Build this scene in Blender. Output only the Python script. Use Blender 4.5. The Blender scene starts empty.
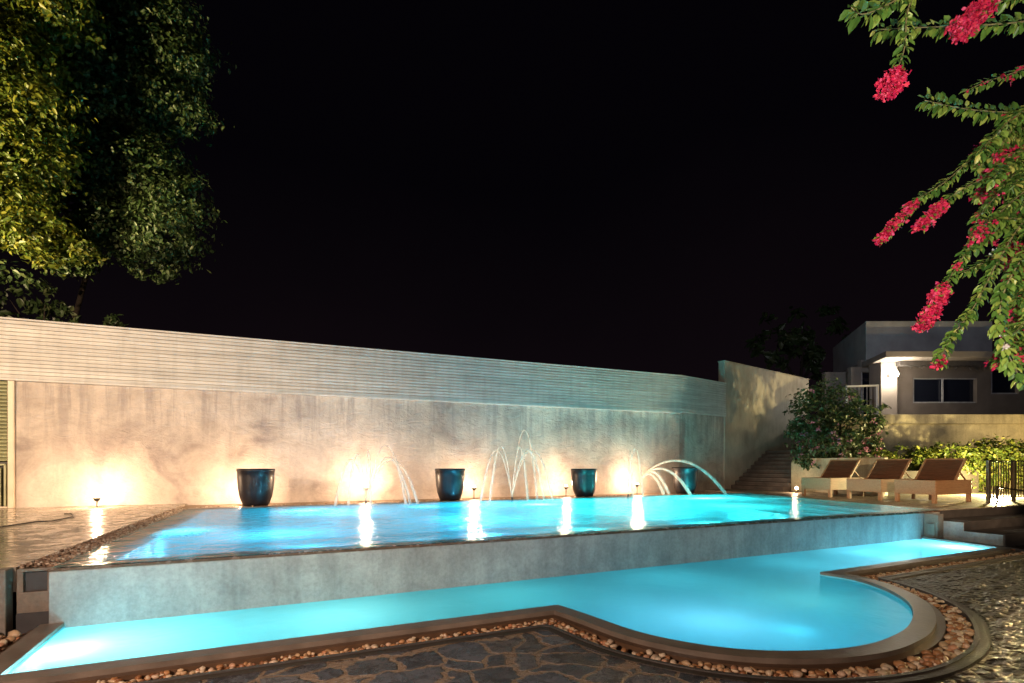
import bpy, math, random
import numpy as np
from mathutils import Vector, Matrix, noise as mnoise
from mathutils.geometry import tessellate_polygon

random.seed(7)
rng = np.random.default_rng(11)
scene = bpy.context.scene
COL = scene.collection
PI = math.pi

# ------------------------------------------------------------------ survey (photo pixel -> metres)
EYE, F, HX, HY = 1.55, 520.0, 512.0, 465.0
YAW = math.radians(23.1)
SN, CS = math.sin(YAW), math.cos(YAW)
def ray(px):
    l = (px - HX) / F
    return SN + CS * l, CS - SN * l
def P(px, py, z=0.0):
    d = (EYE - z) * F / (py - HY)
    a, b = ray(px)
    return Vector((a * d, b * d, z))
def D(px, py, d):
    a, b = ray(px)
    return Vector((a * d, b * d, EYE + (HY - py) * d / F))
def PY(px, py, Y):
    a, b = ray(px)
    return D(px, py, Y / b)

# ------------------------------------------------------------------ mesh helpers
class MB:
    def __init__(s): s.v = []; s.f = []; s.sm = []
    def add(s, vs, fs, smooth=False):
        n = len(s.v); s.v += [tuple(v) for v in vs]
        for f in fs: s.f.append(tuple(i + n for i in f)); s.sm.append(smooth)
        return s
    def box(s, a, b):
        x0, y0, z0 = a; x1, y1, z1 = b
        vs = [(x0,y0,z0),(x1,y0,z0),(x1,y1,z0),(x0,y1,z0),(x0,y0,z1),(x1,y0,z1),(x1,y1,z1),(x0,y1,z1)]
        return s.add(vs, [(0,3,2,1),(4,5,6,7),(0,1,5,4),(1,2,6,5),(2,3,7,6),(3,0,4,7)])
    def bar(s, p, q, w, h, up=(0,0,1)):
        p, q = Vector(p), Vector(q); d = (q - p).normalized(); u = Vector(up)
        if abs(d.dot(u)) > .98: u = Vector((0,1,0))
        r = d.cross(u).normalized(); u = r.cross(d).normalized()
        vs = []
        for c in (p, q):
            for a, b in ((-1,-1),(1,-1),(1,1),(-1,1)): vs.append(c + r*a*w/2 + u*b*h/2)
        return s.add(vs, [(0,3,2,1),(4,5,6,7),(0,1,5,4),(1,2,6,5),(2,3,7,6),(3,0,4,7)])
    def prism(s, poly, z0, z1, bottom=True):
        n = len(poly)
        vs = [(p[0],p[1],z0) for p in poly] + [(p[0],p[1],z1) for p in poly]
        tri = tessellate_polygon([[Vector((p[0],p[1],0)) for p in poly]])
        fs = []
        for t in tri:
            a, b, c = [Vector((poly[i][0],poly[i][1])) for i in t]
            if (b-a).cross(c-a) < 0: t = (t[0],t[2],t[1])
            fs.append(tuple(i + n for i in t))
            if bottom: fs.append((t[2],t[1],t[0]))
        ar = sum(poly[i][0]*poly[(i+1)%n][1]-poly[(i+1)%n][0]*poly[i][1] for i in range(n))
        for i in range(n):
            j = (i+1) % n
            fs.append((i,j,n+j,n+i) if ar > 0 else (j,i,n+i,n+j))
        return s.add(vs, fs)
    def sheet(s, poly, z):
        vs = [(p[0],p[1],z) for p in poly]
        fs = []
        for t in tessellate_polygon([[Vector((p[0],p[1],0)) for p in poly]]):
            a, b, c = [Vector((poly[i][0],poly[i][1])) for i in t]
            if (b-a).cross(c-a) < 0: t = (t[0],t[2],t[1])
            fs.append(tuple(t))
        return s.add(vs, fs)
    def tube(s, pts, rad, k=8, cap=True):
        pts = [Vector(p) for p in pts]; n = len(pts)
        if not hasattr(rad, '__len__'): rad = [rad]*n
        vs, fs = [], []; ref = None
        for i, p in enumerate(pts):
            t = (pts[min(i+1,n-1)] - pts[max(i-1,0)]).normalized()
            if ref is None: ref = Vector((0,0,1)) if abs(t.z) < .9 else Vector((1,0,0))
            r = t.cross(ref).normalized(); u = r.cross(t).normalized(); ref = u
            for j in range(k):
                a = 2*PI*j/k; vs.append(p + (r*math.cos(a) + u*math.sin(a))*rad[i])
        for i in range(n-1):
            for j in range(k):
                fs.append((i*k+j, i*k+(j+1)%k, (i+1)*k+(j+1)%k, (i+1)*k+j))
        if cap: fs += [tuple(range(k)), tuple((n-1)*k + j for j in reversed(range(k)))]
        return s.add(vs, fs, True)
    def lathe(s, prof, c=(0,0,0), k=48):
        vs, fs = [], []; n = len(prof)
        for r, z in prof:
            for j in range(k):
                a = 2*PI*j/k; vs.append((c[0]+r*math.cos(a), c[1]+r*math.sin(a), c[2]+z))
        for i in range(n-1):
            for j in range(k): fs.append((i*k+j, i*k+(j+1)%k, (i+1)*k+(j+1)%k, (i+1)*k+j))
        return s.add(vs, fs, True)
    def build(s, name, mat, parent=None, bevel=0, loc=None):
        me = bpy.data.meshes.new(name); me.from_pydata(s.v, [], s.f)
        me.polygons.foreach_set('use_smooth', s.sm); me.materials.append(mat); me.update()
        o = bpy.data.objects.new(name, me); COL.objects.link(o)
        if parent is not None: o.parent = parent
        if loc is not None: o.location = loc
        if bevel:
            m = o.modifiers.new('bevel', 'BEVEL'); m.width = bevel; m.segments = 2; m.limit_method = 'ANGLE'
        return o

def tag(o, label=None, cat=None, group=None, kind=None):
    if label: o['label'] = label
    if cat: o['category'] = cat
    if group: o['group'] = group
    if kind: o['kind'] = kind
    return o
def thing(name, label, cat, loc=(0,0,0), rz=0, group=None):
    o = bpy.data.objects.new(name, None); COL.objects.link(o)
    o.location = loc; o.rotation_euler = (0,0,rz); o.empty_display_size = .2
    return tag(o, label, cat, group)
def local(root, v):
    return root
def copy_tree(o, parent=None):
    c = o.copy(); COL.objects.link(c)
    if parent is not None: c.parent = parent
    for ch in list(o.children): copy_tree(ch, c)
    return c

# ------------------------------------------------------------------ materials
def new_mat(name):
    m = bpy.data.materials.new(name); m.use_nodes = True
    nt = m.node_tree; nt.nodes.clear()
    out = nt.nodes.new('ShaderNodeOutputMaterial')
    return m, nt, out
def nd(nt, t, **kw):
    n = nt.nodes.new('ShaderNode' + t)
    for k, v in kw.items():
        if k in n.inputs.keys() if isinstance(k, str) else False: n.inputs[k].default_value = v
        else: setattr(n, k, v)
    return n
def coords(nt, scale=(1,1,1), obj=False):
    tc = nt.nodes.new('ShaderNodeNewGeometry') if not obj else nt.nodes.new('ShaderNodeTexCoord')
    mp = nt.nodes.new('ShaderNodeMapping'); mp.inputs['Scale'].default_value = scale
    nt.links.new(tc.outputs['Position' if not obj else 'Object'], mp.inputs['Vector'])
    return mp.outputs[0]
def noise(nt, vec, scale, detail=6, rough=.55, dist=0):
    n = nt.nodes.new('ShaderNodeTexNoise'); n.inputs['Scale'].default_value = scale
    n.inputs['Detail'].default_value = detail; n.inputs['Roughness'].default_value = rough
    n.inputs['Distortion'].default_value = dist
    nt.links.new(vec, n.inputs['Vector']); return n.outputs['Fac']
def ramp(nt, fac, stops, interp='LINEAR'):
    r = nt.nodes.new('ShaderNodeValToRGB'); cr = r.color_ramp; cr.interpolation = interp
    while len(cr.elements) < len(stops): cr.elements.new(.5)
    for e, (p, c) in zip(cr.elements, stops):
        e.position = p; e.color = (c[0],c[1],c[2],1) if hasattr(c,'__len__') else (c,c,c,1)
    nt.links.new(fac, r.inputs[0]); return r.outputs[0]
def mix(nt, fac, a, b, mode='MIX'):
    m = nt.nodes.new('ShaderNodeMix'); m.data_type = 'RGBA'; m.blend_type = mode
    for sock, v in ((m.inputs['Factor'], fac), (m.inputs[6], a), (m.inputs[7], b)):
        if hasattr(v, 'links'): nt.links.new(v, sock)
        elif hasattr(v, '__len__'): sock.default_value = (*v, 1)
        else: sock.default_value = v
    return m.outputs[2]
def bump(nt, h, strength=.3, dist=.01, normal=None):
    b = nt.nodes.new('ShaderNodeBump'); b.inputs['Strength'].default_value = strength
    b.inputs['Distance'].default_value = dist; nt.links.new(h, b.inputs['Height'])
    if normal is not None: nt.links.new(normal, b.inputs['Normal'])
    return b.outputs[0]
def math_n(nt, op, a, b=0.0, c=None):
    m = nt.nodes.new('ShaderNodeMath'); m.operation = op
    for i, v in enumerate((a, b) if c is None else (a, b, c)):
        if hasattr(v, 'links'): nt.links.new(v, m.inputs[i])
        else: m.inputs[i].default_value = v
    return m.outputs[0]
def principled(nt, out, col, rough=.6, metal=0, normal=None, spec=.5, **kw):
    p = nt.nodes.new('ShaderNodeBsdfPrincipled')
    for nm, v in (('Base Color', col), ('Roughness', rough), ('Metallic', metal), ('Specular IOR Level', spec)):
        if hasattr(v, 'links'): nt.links.new(v, p.inputs[nm])
        else: p.inputs[nm].default_value = (*v, 1) if hasattr(v, '__len__') else v
    if normal is not None: nt.links.new(normal, p.inputs['Normal'])
    for k, v in kw.items(): p.inputs[k.replace('_', ' ')].default_value = v
    nt.links.new(p.outputs[0], out.inputs[0]); return p
def simple(name, col, rough=.6, metal=0, var=.25, scale=6, bs=.15, spec=.5, vscale=(1,1,1), bd=.01, obj=False):
    m, nt, out = new_mat(name)
    v = coords(nt, vscale, obj); f = noise(nt, v, scale)
    a = tuple(c*(1-var) for c in col); b = tuple(min(1, c*(1+var)) for c in col)
    c = ramp(nt, f, [(.3, a), (.7, b)])
    f2 = noise(nt, v, scale*9, 3)
    r = math_n(nt, 'MULTIPLY_ADD', f, .25, rough - .12)
    principled(nt, out, c, r, metal, bump(nt, f2, bs, bd), spec)
    return m
def emit(name, col, s):
    m, nt, out = new_mat(name); e = nt.nodes.new('ShaderNodeEmission')
    e.inputs[0].default_value = (*col, 1); e.inputs[1].default_value = s
    nt.links.new(e.outputs[0], out.inputs[0]); return m

def height_mask(nt, z0, z1):
    g = nt.nodes.new('ShaderNodeNewGeometry'); s = nt.nodes.new('ShaderNodeSeparateXYZ'); nt.links.new(g.outputs['Position'], s.inputs[0])
    r = nt.nodes.new('ShaderNodeMapRange'); r.inputs['From Min'].default_value = z0; r.inputs['From Max'].default_value = z1
    r.interpolation_type = 'SMOOTHSTEP'; nt.links.new(s.outputs[2], r.inputs[0]); return r.outputs[0]
def mat_plaster():
    m, nt, out = new_mat('stained_plaster')
    v = coords(nt); vs = coords(nt, (1, 1, .07))
    big = noise(nt, v, .8, 8, .62, .8); st = noise(nt, vs, 4.2, 6, .7, .2); fine = noise(nt, v, 8, 8, .75)
    st2 = noise(nt, coords(nt,(1,1,.16)), 2.0, 6, .6, .3)
    c = ramp(nt, big, [(.32, (.30,.255,.235)), (.46, (.47,.41,.365)), (.66, (.62,.55,.49))])
    drip = math_n(nt, 'MULTIPLY', ramp(nt, st, [(.48, 0.), (.60, 1.)]), height_mask(nt, 1.2, 3.5))
    c = mix(nt, math_n(nt,'MULTIPLY',drip,.55), c, (.26,.23,.23))
    low = math_n(nt, 'MULTIPLY', ramp(nt, st2, [(.5,0.),(.62,1.)]), .35)
    c = mix(nt, low, c, (.34,.30,.28))
    c2 = ramp(nt, fine, [(.3, .84), (.7, 1.08)])
    c = mix(nt, .8, c, c2, 'MULTIPLY')
    trowel = noise(nt, coords(nt, (1,1,2.0)), 2.4, 6, .65, 1.8)
    n = bump(nt, trowel, .6, .07); n = bump(nt, fine, .4, .02, n)
    principled(nt, out, c, .85, 0, n, .25); return m
def mat_tall():
    m, nt, out = new_mat('painted_wall')
    v = coords(nt); big = noise(nt, v, .8, 7, .6, .4); f = noise(nt, coords(nt,(1,1,.3)), 4, 6, .65)
    c = ramp(nt, big, [(.3, (.36,.32,.27)), (.7, (.56,.51,.44))])
    c = mix(nt, .5, c, ramp(nt, f, [(.35,.7),(.6,1.)]), 'MULTIPLY')
    principled(nt, out, c, .85, 0, bump(nt, noise(nt, v, 14), .3, .02), .25); return m
def mat_siding():
    m, nt, out = new_mat('painted_siding')
    v = coords(nt, (.5,1,3)); f = noise(nt, v, 2.2, 7, .6); s = noise(nt, coords(nt,(2,1,.25)), 3, 6, .6)
    c = ramp(nt, f, [(.3, (.50,.49,.47)), (.7, (.66,.65,.63))])
    br_ = noise(nt, coords(nt,(.12,.12,9.6)), 1.0, 1, .5)
    c = mix(nt, .6, c, ramp(nt, br_, [(.35,.78),(.65,1.06)]), 'MULTIPLY')
    c = mix(nt, .35, c, ramp(nt, s, [(.36,.66),(.55,1.)]), 'MULTIPLY')
    principled(nt, out, c, .5, 0, bump(nt, f, .1, .02), .4); return m
def mat_concrete(name, col, sc=1.0):
    m, nt, out = new_mat(name)
    v = coords(nt); f = noise(nt, v, 2.2*sc, 8, .65, .3); g = noise(nt, v, 22*sc, 6, .7)
    dr = noise(nt, coords(nt,(1,1,.15)), 5, 6, .6)
    c = ramp(nt, f, [(.3, tuple(k*.72 for k in col)), (.7, tuple(k*1.2 for k in col))])
    c = mix(nt, .7, c, ramp(nt, g, [(.35,.75),(.6,1.05)]), 'MULTIPLY')
    c = mix(nt, .5, c, ramp(nt, dr, [(.38,.6),(.55,1.)]), 'MULTIPLY')
    principled(nt, out, c, .45, 0, bump(nt, g, .25, .01), .5); return m
def mat_water(name, tint, body, milk=.6, refl=.5, rough=.05, wave=(1.2,1.2,1), sc=3.0, st=.35):
    m, nt, out = new_mat(name)
    v = coords(nt, wave); w1 = noise(nt, v, sc, 3, .5, .4); w2 = noise(nt, v, sc*4.5, 3, .5, .2)
    h = math_n(nt, 'MULTIPLY_ADD', w2, .25, w1)
    n = bump(nt, h, st, .05)
    g = nt.nodes.new('ShaderNodeBsdfGlossy'); g.inputs['Roughness'].default_value = rough
    nt.links.new(n, g.inputs['Normal'])
    t0 = nt.nodes.new('ShaderNodeBsdfTransparent'); t0.inputs[0].default_value = (*tint, 1)
    tl = nt.nodes.new('ShaderNodeBsdfTranslucent'); tl.inputs[0].default_value = (*body, 1); nt.links.new(n, tl.inputs['Normal'])
    df = nt.nodes.new('ShaderNodeBsdfDiffuse'); df.inputs[0].default_value = (*[k*.5 for k in body], 1)
    ad = nt.nodes.new('ShaderNodeMixShader'); ad.inputs[0].default_value = .15
    nt.links.new(tl.outputs[0], ad.inputs[1]); nt.links.new(df.outputs[0], ad.inputs[2])
    t = nt.nodes.new('ShaderNodeMixShader'); t.inputs[0].default_value = milk
    nt.links.new(t0.outputs[0], t.inputs[1]); nt.links.new(ad.outputs[0], t.inputs[2])
    fr = nt.nodes.new('ShaderNodeFresnel'); fr.inputs['IOR'].default_value = 1.33
    nt.links.new(n, fr.inputs['Normal'])
    k = math_n(nt, 'MULTIPLY', fr.outputs[0], refl)
    mx = nt.nodes.new('ShaderNodeMixShader')
    nt.links.new(k, mx.inputs[0]); nt.links.new(t.outputs[0], mx.inputs[1]); nt.links.new(g.outputs[0], mx.inputs[2])
    nt.links.new(mx.outputs[0], out.inputs[0]); return m
def mat_paving():
    m, nt, out = new_mat('flagstone')
    v = coords(nt)
    # warp
    wn = nt.nodes.new('ShaderNodeTexNoise'); wn.inputs['Scale'].default_value = 2.6; wn.inputs['Detail'].default_value = 4
    nt.links.new(v, wn.inputs['Vector'])
    mv = nt.nodes.new('ShaderNodeVectorMath'); mv.operation = 'MULTIPLY_ADD'
    nt.links.new(wn.outputs['Color'], mv.inputs[0]); mv.inputs[1].default_value = (.42,.42,0); nt.links.new(v, mv.inputs[2])
    mp = nt.nodes.new('ShaderNodeMapping'); mp.inputs['Scale'].default_value = (1,1.15,0); mp.inputs['Rotation'].default_value = (0,0,.5)
    nt.links.new(mv.outputs[0], mp.inputs[0])
    ve = nt.nodes.new('ShaderNodeTexVoronoi'); ve.feature = 'DISTANCE_TO_EDGE'; ve.inputs['Scale'].default_value = 2.7
    vc = nt.nodes.new('ShaderNodeTexVoronoi'); vc.feature = 'F1'; vc.inputs['Scale'].default_value = 2.7
    for q in (ve, vc): nt.links.new(mp.outputs[0], q.inputs['Vector'])
    edge = ramp(nt, math_n(nt,'ADD', ve.outputs['Distance'], math_n(nt,'MULTIPLY', noise(nt,v,30,4), .03)), [(.055,0.),(.085,1.)])
    rnd = nt.nodes.new('ShaderNodeSeparateColor'); nt.links.new(vc.outputs['Color'], rnd.inputs[0])
    stone = ramp(nt, rnd.outputs[0], [(0,(.07,.072,.094)),(.4,(.14,.145,.18)),(.7,(.09,.078,.08)),(1,(.20,.195,.215))])
    mott = noise(nt, v, 9, 7, .7, .5)
    stone = mix(nt, 1., stone, ramp(nt, mott, [(.32,.3),(.5,.85),(.68,1.4)]), 'MULTIPLY')
    grout = ramp(nt, noise(nt, v, 25, 5), [(.3,(.26,.17,.11)),(.7,(.46,.32,.21))])
    col = mix(nt, edge, grout, stone)
    riv = noise(nt, coords(nt,(1.3,3.4,1)), 5, 8, .68, 1.2)
    rivs = math_n(nt, 'MULTIPLY', riv, ramp(nt, rnd.outputs[1], [(.25,.15),(.8,1.)]))
    h = math_n(nt, 'ADD', math_n(nt,'MULTIPLY', edge, .3), rivs)
    n = bump(nt, h, 1., .07); n = bump(nt, noise(nt,v,60,4), .3, .004, n)
    rr = ramp(nt, mott, [(.3,.14),(.7,.42)])
    principled(nt, out, col, rr, 0, n, .55); return m
def mat_ripple():
    m, nt, out = new_mat('riven_wet_stone')
    v = coords(nt); r = nt.nodes.new('ShaderNodeMapping'); r.inputs['Rotation'].default_value = (0,0,.15); r.inputs['Scale'].default_value=(1.0,2.6,1)
    nt.links.new(v, r.inputs[0])
    f = noise(nt, r.outputs[0], 3.6, 8, .66, 1.4); g = noise(nt, v, 28, 6, .7)
    col = ramp(nt, f, [(.35,(.014,.009,.006)),(.5,(.045,.030,.018)),(.66,(.10,.072,.04))])
    col = mix(nt, .7, col, ramp(nt, g, [(.3,.5),(.7,1.4)]), 'MULTIPLY')
    vo = nt.nodes.new('ShaderNodeTexVoronoi'); vo.inputs['Scale'].default_value = 1
    wv = nt.nodes.new('ShaderNodeVectorMath'); wv.operation = 'MULTIPLY_ADD'
    wn = nt.nodes.new('ShaderNodeTexNoise'); wn.inputs['Scale'].default_value = 4; nt.links.new(v, wn.inputs['Vector'])
    nt.links.new(wn.outputs['Color'], wv.inputs[0]); wv.inputs[1].default_value = (.16,.10,0); nt.links.new(v, wv.inputs[2])
    vm = nt.nodes.new('ShaderNodeMapping'); vm.inputs['Scale'].default_value = (10,21,0); vm.inputs['Rotation'].default_value = (0,0,.12); nt.links.new(wv.outputs[0], vm.inputs[0])
    nt.links.new(vm.outputs[0], vo.inputs['Vector'])
    hh = ramp(nt, vo.outputs['Distance'], [(.1,1.),(.75,0.)])
    col = mix(nt, .8, col, ramp(nt, vo.outputs['Distance'], [(.35,1.15),(.75,.3)]), 'MULTIPLY')
    n = bump(nt, hh, .9, .030); n = bump(nt, g, .6, .012, n)
    principled(nt, out, col, .30, 0, n, .6); return m
def mat_tile(name, col, tile=.6, rough=.18):
    m, nt, out = new_mat(name)
    v = coords(nt)
    br = nt.nodes.new('ShaderNodeTexBrick'); br.offset = 0
    br.inputs['Scale'].default_value = 1; br.inputs['Brick Width'].default_value = tile; br.inputs['Row Height'].default_value = tile
    br.inputs['Mortar Size'].default_value = .006; br.inputs['Mortar Smooth'].default_value = .2
    br.inputs['Color1'].default_value = (1,1,1,1); br.inputs['Color2'].default_value = (.86,.86,.86,1); br.inputs['Mortar'].default_value = (.35,.3,.26,1)
    nt.links.new(v, br.inputs['Vector'])
    f = noise(nt, v, 1.7, 8, .6, .5)
    c = ramp(nt, f, [(.3, tuple(k*.7 for k in col)), (.7, tuple(k*1.15 for k in col))])
    c = mix(nt, 1., c, br.outputs['Color'], 'MULTIPLY')
    wet = noise(nt, v, 3.5, 5, .6, .6); rr = ramp(nt, wet, [(.38, rough*.5), (.62, rough*2.2)])
    n = bump(nt, noise(nt, v, 5, 5), .13, .012); 
    principled(nt, out, c, rr, 0, n, .6); return m
def mat_island(name, stops, rough=.5, trans=0, spec=.4, nsc=40, bs=.2):
    m, nt, out = new_mat(name)
    g = nt.nodes.new('ShaderNodeNewGeometry')
    c = ramp(nt, g.outputs['Random Per Island'], stops)
    nv = noise(nt, coords(nt), nsc, 4)
    c = mix(nt, .6, c, ramp(nt, nv, [(.3,.7),(.7,1.2)]), 'MULTIPLY')
    n = bump(nt, nv, bs, .006)
    p = principled(nt, out, c, rough, 0, n, spec)
    if trans:
        t = nt.nodes.new('ShaderNodeBsdfTranslucent'); nt.links.new(c, t.inputs[0])
        mx = nt.nodes.new('ShaderNodeMixShader'); mx.inputs[0].default_value = trans
        nt.links.new(p.outputs[0], mx.inputs[1]); nt.links.new(t.outputs[0], mx.inputs[2]); nt.links.new(mx.outputs[0], out.inputs[0])
    return m
def mat_wood(name, a, b, sc=(1,8,8), rough=.5):
    m, nt, out = new_mat(name)
    v = coords(nt, sc, True); f = noise(nt, v, 3, 7, .65, 1.2)
    c = ramp(nt, f, [(.3, a), (.7, b)])
    principled(nt, out, c, rough, 0, bump(nt, f, .3, .006), .35); return m
def mat_jet():
    m, nt, out = new_mat('falling_water')
    t = nt.nodes.new('ShaderNodeBsdfTransparent')
    d = nt.nodes.new('ShaderNodeBsdfTranslucent'); d.inputs[0].default_value = (1,.93,.84,1)
    e = nt.nodes.new('ShaderNodeBsdfDiffuse'); e.inputs[0].default_value = (1,.93,.84,1)
    a = nt.nodes.new('ShaderNodeMixShader'); a.inputs[0].default_value = .4
    nt.links.new(d.outputs[0], a.inputs[1]); nt.links.new(e.outputs[0], a.inputs[2])
    f = noise(nt, coords(nt,(1,1,.4)), 9, 2, .5)
    fac = ramp(nt, f, [(.3,.22),(.7,.54)])
    mx = nt.nodes.new('ShaderNodeMixShader'); nt.links.new(fac, mx.inputs[0])
    nt.links.new(t.outputs[0], mx.inputs[1]); nt.links.new(a.outputs[0], mx.inputs[2])
    nt.links.new(mx.outputs[0], out.inputs[0]); return m
def mat_foam():
    m, nt, out = new_mat('water_foam')
    tc = nt.nodes.new('ShaderNodeTexCoord')
    ln = nt.nodes.new('ShaderNodeVectorMath'); ln.operation = 'LENGTH'; nt.links.new(tc.outputs['Object'], ln.inputs[0])
    f = noise(nt, coords(nt,(1,1,1)), 16, 6, .75, .6)
    g = math_n(nt, 'SUBTRACT', f, math_n(nt, 'MULTIPLY', ln.outputs['Value'], .34))
    a = ramp(nt, g, [(.24, 0.), (.40, .95)])
    t = nt.nodes.new('ShaderNodeBsdfTransparent')
    tr = nt.nodes.new('ShaderNodeBsdfTranslucent'); tr.inputs[0].default_value = (.95,.98,1,1)
    df = nt.nodes.new('ShaderNodeBsdfDiffuse'); df.inputs[0].default_value = (.95,.98,1,1)
    b = nt.nodes.new('ShaderNodeMixShader'); b.inputs[0].default_value = .35
    nt.links.new(tr.outputs[0], b.inputs[1]); nt.links.new(df.outputs[0], b.inputs[2])
    mx = nt.nodes.new('ShaderNodeMixShader'); nt.links.new(a, mx.inputs[0])
    nt.links.new(t.outputs[0], mx.inputs[1]); nt.links.new(b.outputs[0], mx.inputs[2]); nt.links.new(mx.outputs[0], out.inputs[0])
    return m

M = dict(
    plaster=mat_plaster(), siding=mat_siding(), tall=mat_tall(),
    poolwall=mat_concrete('pool_wall_render', (.36,.36,.35)),
    deckwall=mat_concrete('deck_wall_render', (.30,.26,.22)),
    pier=mat_concrete('pier_render', (.22,.17,.13), 1.5),
    dark=simple('dark_stone_and_shade', (.05,.045,.045), .6),  # dark stone, also used for the shade slab under the eave
    coping=simple('coping_stone', (.21,.165,.13), .38, 0, .3, 3, .3),
    border=simple('border_cement', (.06,.046,.034), .45, 0, .35, 5, .5),
    base=simple('coping_riser', (.12,.065,.035), .4, 0, .3, 5, .3),
    bed=simple('channel_mortar', (.13,.07,.04), .7, 0, .4, 7, .5),
    edge=simple('border_strip', (.09,.08,.075), .4, 0, .25, 7, .4),
    rim=simple('overflow_tile', (.13,.075,.05), .25, 0, .3, 9, .2),
    paving=mat_paving(), ripple=mat_ripple(),
    deck=mat_tile('wet_deck_tile', (.42,.36,.28)),
    deck2=mat_tile('lounger_deck_tile', (.36,.30,.23), .6, .38),
    stair=simple('stair_stone', (.085,.07,.065), .6, 0, .3, 4, .4),
    shelf=mat_tile('shelf_tile', (.36,.27,.20), .3, .3),
    liner=mat_tile('upper_pool_liner', (.16,.62,.72), .3, .4),
    liner2=simple('lower_pool_liner', (.20,.66,.78), .6, 0, .10, .8, .1),
    water=mat_water('upper_water', (.22,.70,.82), (.055,.56,.68), .55, .7, .20, (1.3,1.3,1), 2.6, .9),
    water2=mat_water('lower_water', (.40,.84,.92), (.25,.68,.76), .66, .25, .30, (1,1,1), 2.0, .4),
    bedgravel=simple('gravel_bed', (.30,.22,.15), .8, 0, .5, 30, .9, bd=.03),
    pebble=mat_island('pebble_stone', [(0,(.22,.08,.03)),(.25,(.50,.24,.10)),(.5,(.62,.42,.24)),(.75,(.74,.60,.44)),(1,(.52,.19,.07))], .42, 0, .5, 18, .3),
    chips=mat_island('gravel_chip', [(0,(.14,.08,.05)),(.4,(.34,.22,.14)),(.8,(.55,.42,.30)),(1,(.65,.58,.48))], .5, 0, .5, 30, .3),
    glaze=None, metal=simple('painted_steel', (.13,.11,.08), .4, .6, .2, 8, .1),
    louver=simple('louvre_paint', (.30,.31,.18), .5, 0, .2, 3, .1),
    post=simple('post_paint', (.62,.52,.40), .5, 0, .12, 3, .1),
    ground=simple('soil', (.05,.04,.03), .9, 0, .3, 1, .5),
    yellow=mat_concrete('garden_wall_render', (.46,.40,.27), .8),
    housewall=simple('house_render', (.20,.17,.155), .85, 0, .14, 1.4, .3),
    shadewall=simple('shaded_house_render', (.11,.09,.08), .85, 0, .2, 1.4, .3),  # house render darkened, shade of the set-back facade put into the colour
    parapet=simple('parapet_concrete', (.34,.33,.34), .85, 0, .22, 1.0, .3),
    glass=None, frame=simple('window_frame', (.30,.30,.32), .4),
    white=simple('white_rail', (.62,.60,.56), .4, 0, .1),
    woodl=mat_wood('lounger_wood', (.24,.125,.06), (.40,.23,.125)),
    woodd=mat_wood('lounger_slats', (.060,.026,.014), (.135,.062,.035), (8,1,8)),
    bark=simple('bark', (.035,.025,.018), .85, 0, .35, 12, .8, bd=.03),
    twig=simple('twig', (.16,.13,.06), .6, 0, .3, 20, .3),
    leafy=mat_island('yellow_green_leaf', [(0,(.045,.075,.012)),(.5,(.10,.13,.018)),(1,(.20,.19,.025))], .4, .25),
    leafd=mat_island('dark_leaf', [(0,(.025,.05,.015)),(.6,(.05,.085,.03)),(1,(.09,.11,.045))], .42, .15),
    leafb=mat_island('vine_leaf', [(0,(.04,.10,.02)),(.4,(.11,.20,.035)),(.8,(.24,.30,.06)),(1,(.42,.38,.10))], .42, .25),
    leafh=mat_island('hedge_leaf', [(0,(.05,.09,.015)),(.5,(.12,.16,.025)),(1,(.24,.24,.04))], .45, .2),
    bract=mat_island('pink_bract', [(0,(.34,.006,.03)),(.45,(.52,.014,.09)),(.75,(.62,.035,.075)),(1,(.66,.08,.22))], .5, .3, .3),
    pinkf=mat_island('pale_pink_flower', [(0,(.40,.13,.25)),(1,(.65,.35,.45))], .5, .3, .3),
    whitef=mat_island('white_bract', [(0,(.6,.5,.5)),(1,(.8,.75,.75))], .5, .3, .3),
    drop=simple('water_drop', (.85,.80,.74), .3, 0, .05),
    black=simple('black_rubber', (.02,.02,.02), .5), jet=mat_jet(), foam=mat_foam(),
    lens=emit('warm_lamp_glass', (1,.72,.40), 26), poolens=emit('pool_lamp_glass', (.75,.95,1), 12),
    houselens=emit('house_lamp_glass', (1,.88,.66), 220),
)
m, nt, out = new_mat('blue_glaze'); v = coords(nt, obj=True); f = noise(nt, v, 5, 6, .6)
principled(nt, out, ramp(nt, f, [(.3,(.008,.007,.009)),(.7,(.020,.017,.021))]), .38, 0, bump(nt, noise(nt,v,9,3), .15, .01), .35, Coat_Weight=.12); M['glaze'] = m
m, nt, out = new_mat('dark_window_glass'); v = coords(nt); f = noise(nt, v, 1.5, 3)
principled(nt, out, (.008,.01,.018), .08, 0, bump(nt, f, .04, .02), .6); M['glass'] = m

# ------------------------------------------------------------------ lower pool outline
ZP = -.05      # paving level
path0 = [(-2.05, 6.46), (-1.97, 5.02)]
frontL = [(-1.97,5.02), P(300,630,0)[:2], P(558,604.5,0)[:2]]
bulb_px = [(558,604.5),(590,615),(635,630.5),(679,640.5),(720,646.8),(760,650),(800,650.5),(838,648.5),(870,643.5),(892,636),(907,627),(913,615),(910,604),(900,595.5),(882,586.5),(853,577.5),(820,572)]
bulb = [Vector(P(a,b,0)[:2]) for a,b in bulb_px]
def catmull(pts, n=8):
    out = []
    for i in range(len(pts)-1):
        p0, p1, p2, p3 = pts[max(i-1,0)], pts[i], pts[i+1], pts[min(i+2,len(pts)-1)]
        for k in range(n):
            t = k/n
            out.append(.5*((2*p1)+(p2-p0)*t+(2*p0-5*p1+4*p2-p3)*t*t+(3*p1-p0-3*p2+p3)*t**3))
    out.append(pts[-1]); return out
bs = catmull(bulb, 8)
end_r = [Vector((12.25,5.42)), Vector((12.55,6.86))]
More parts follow.
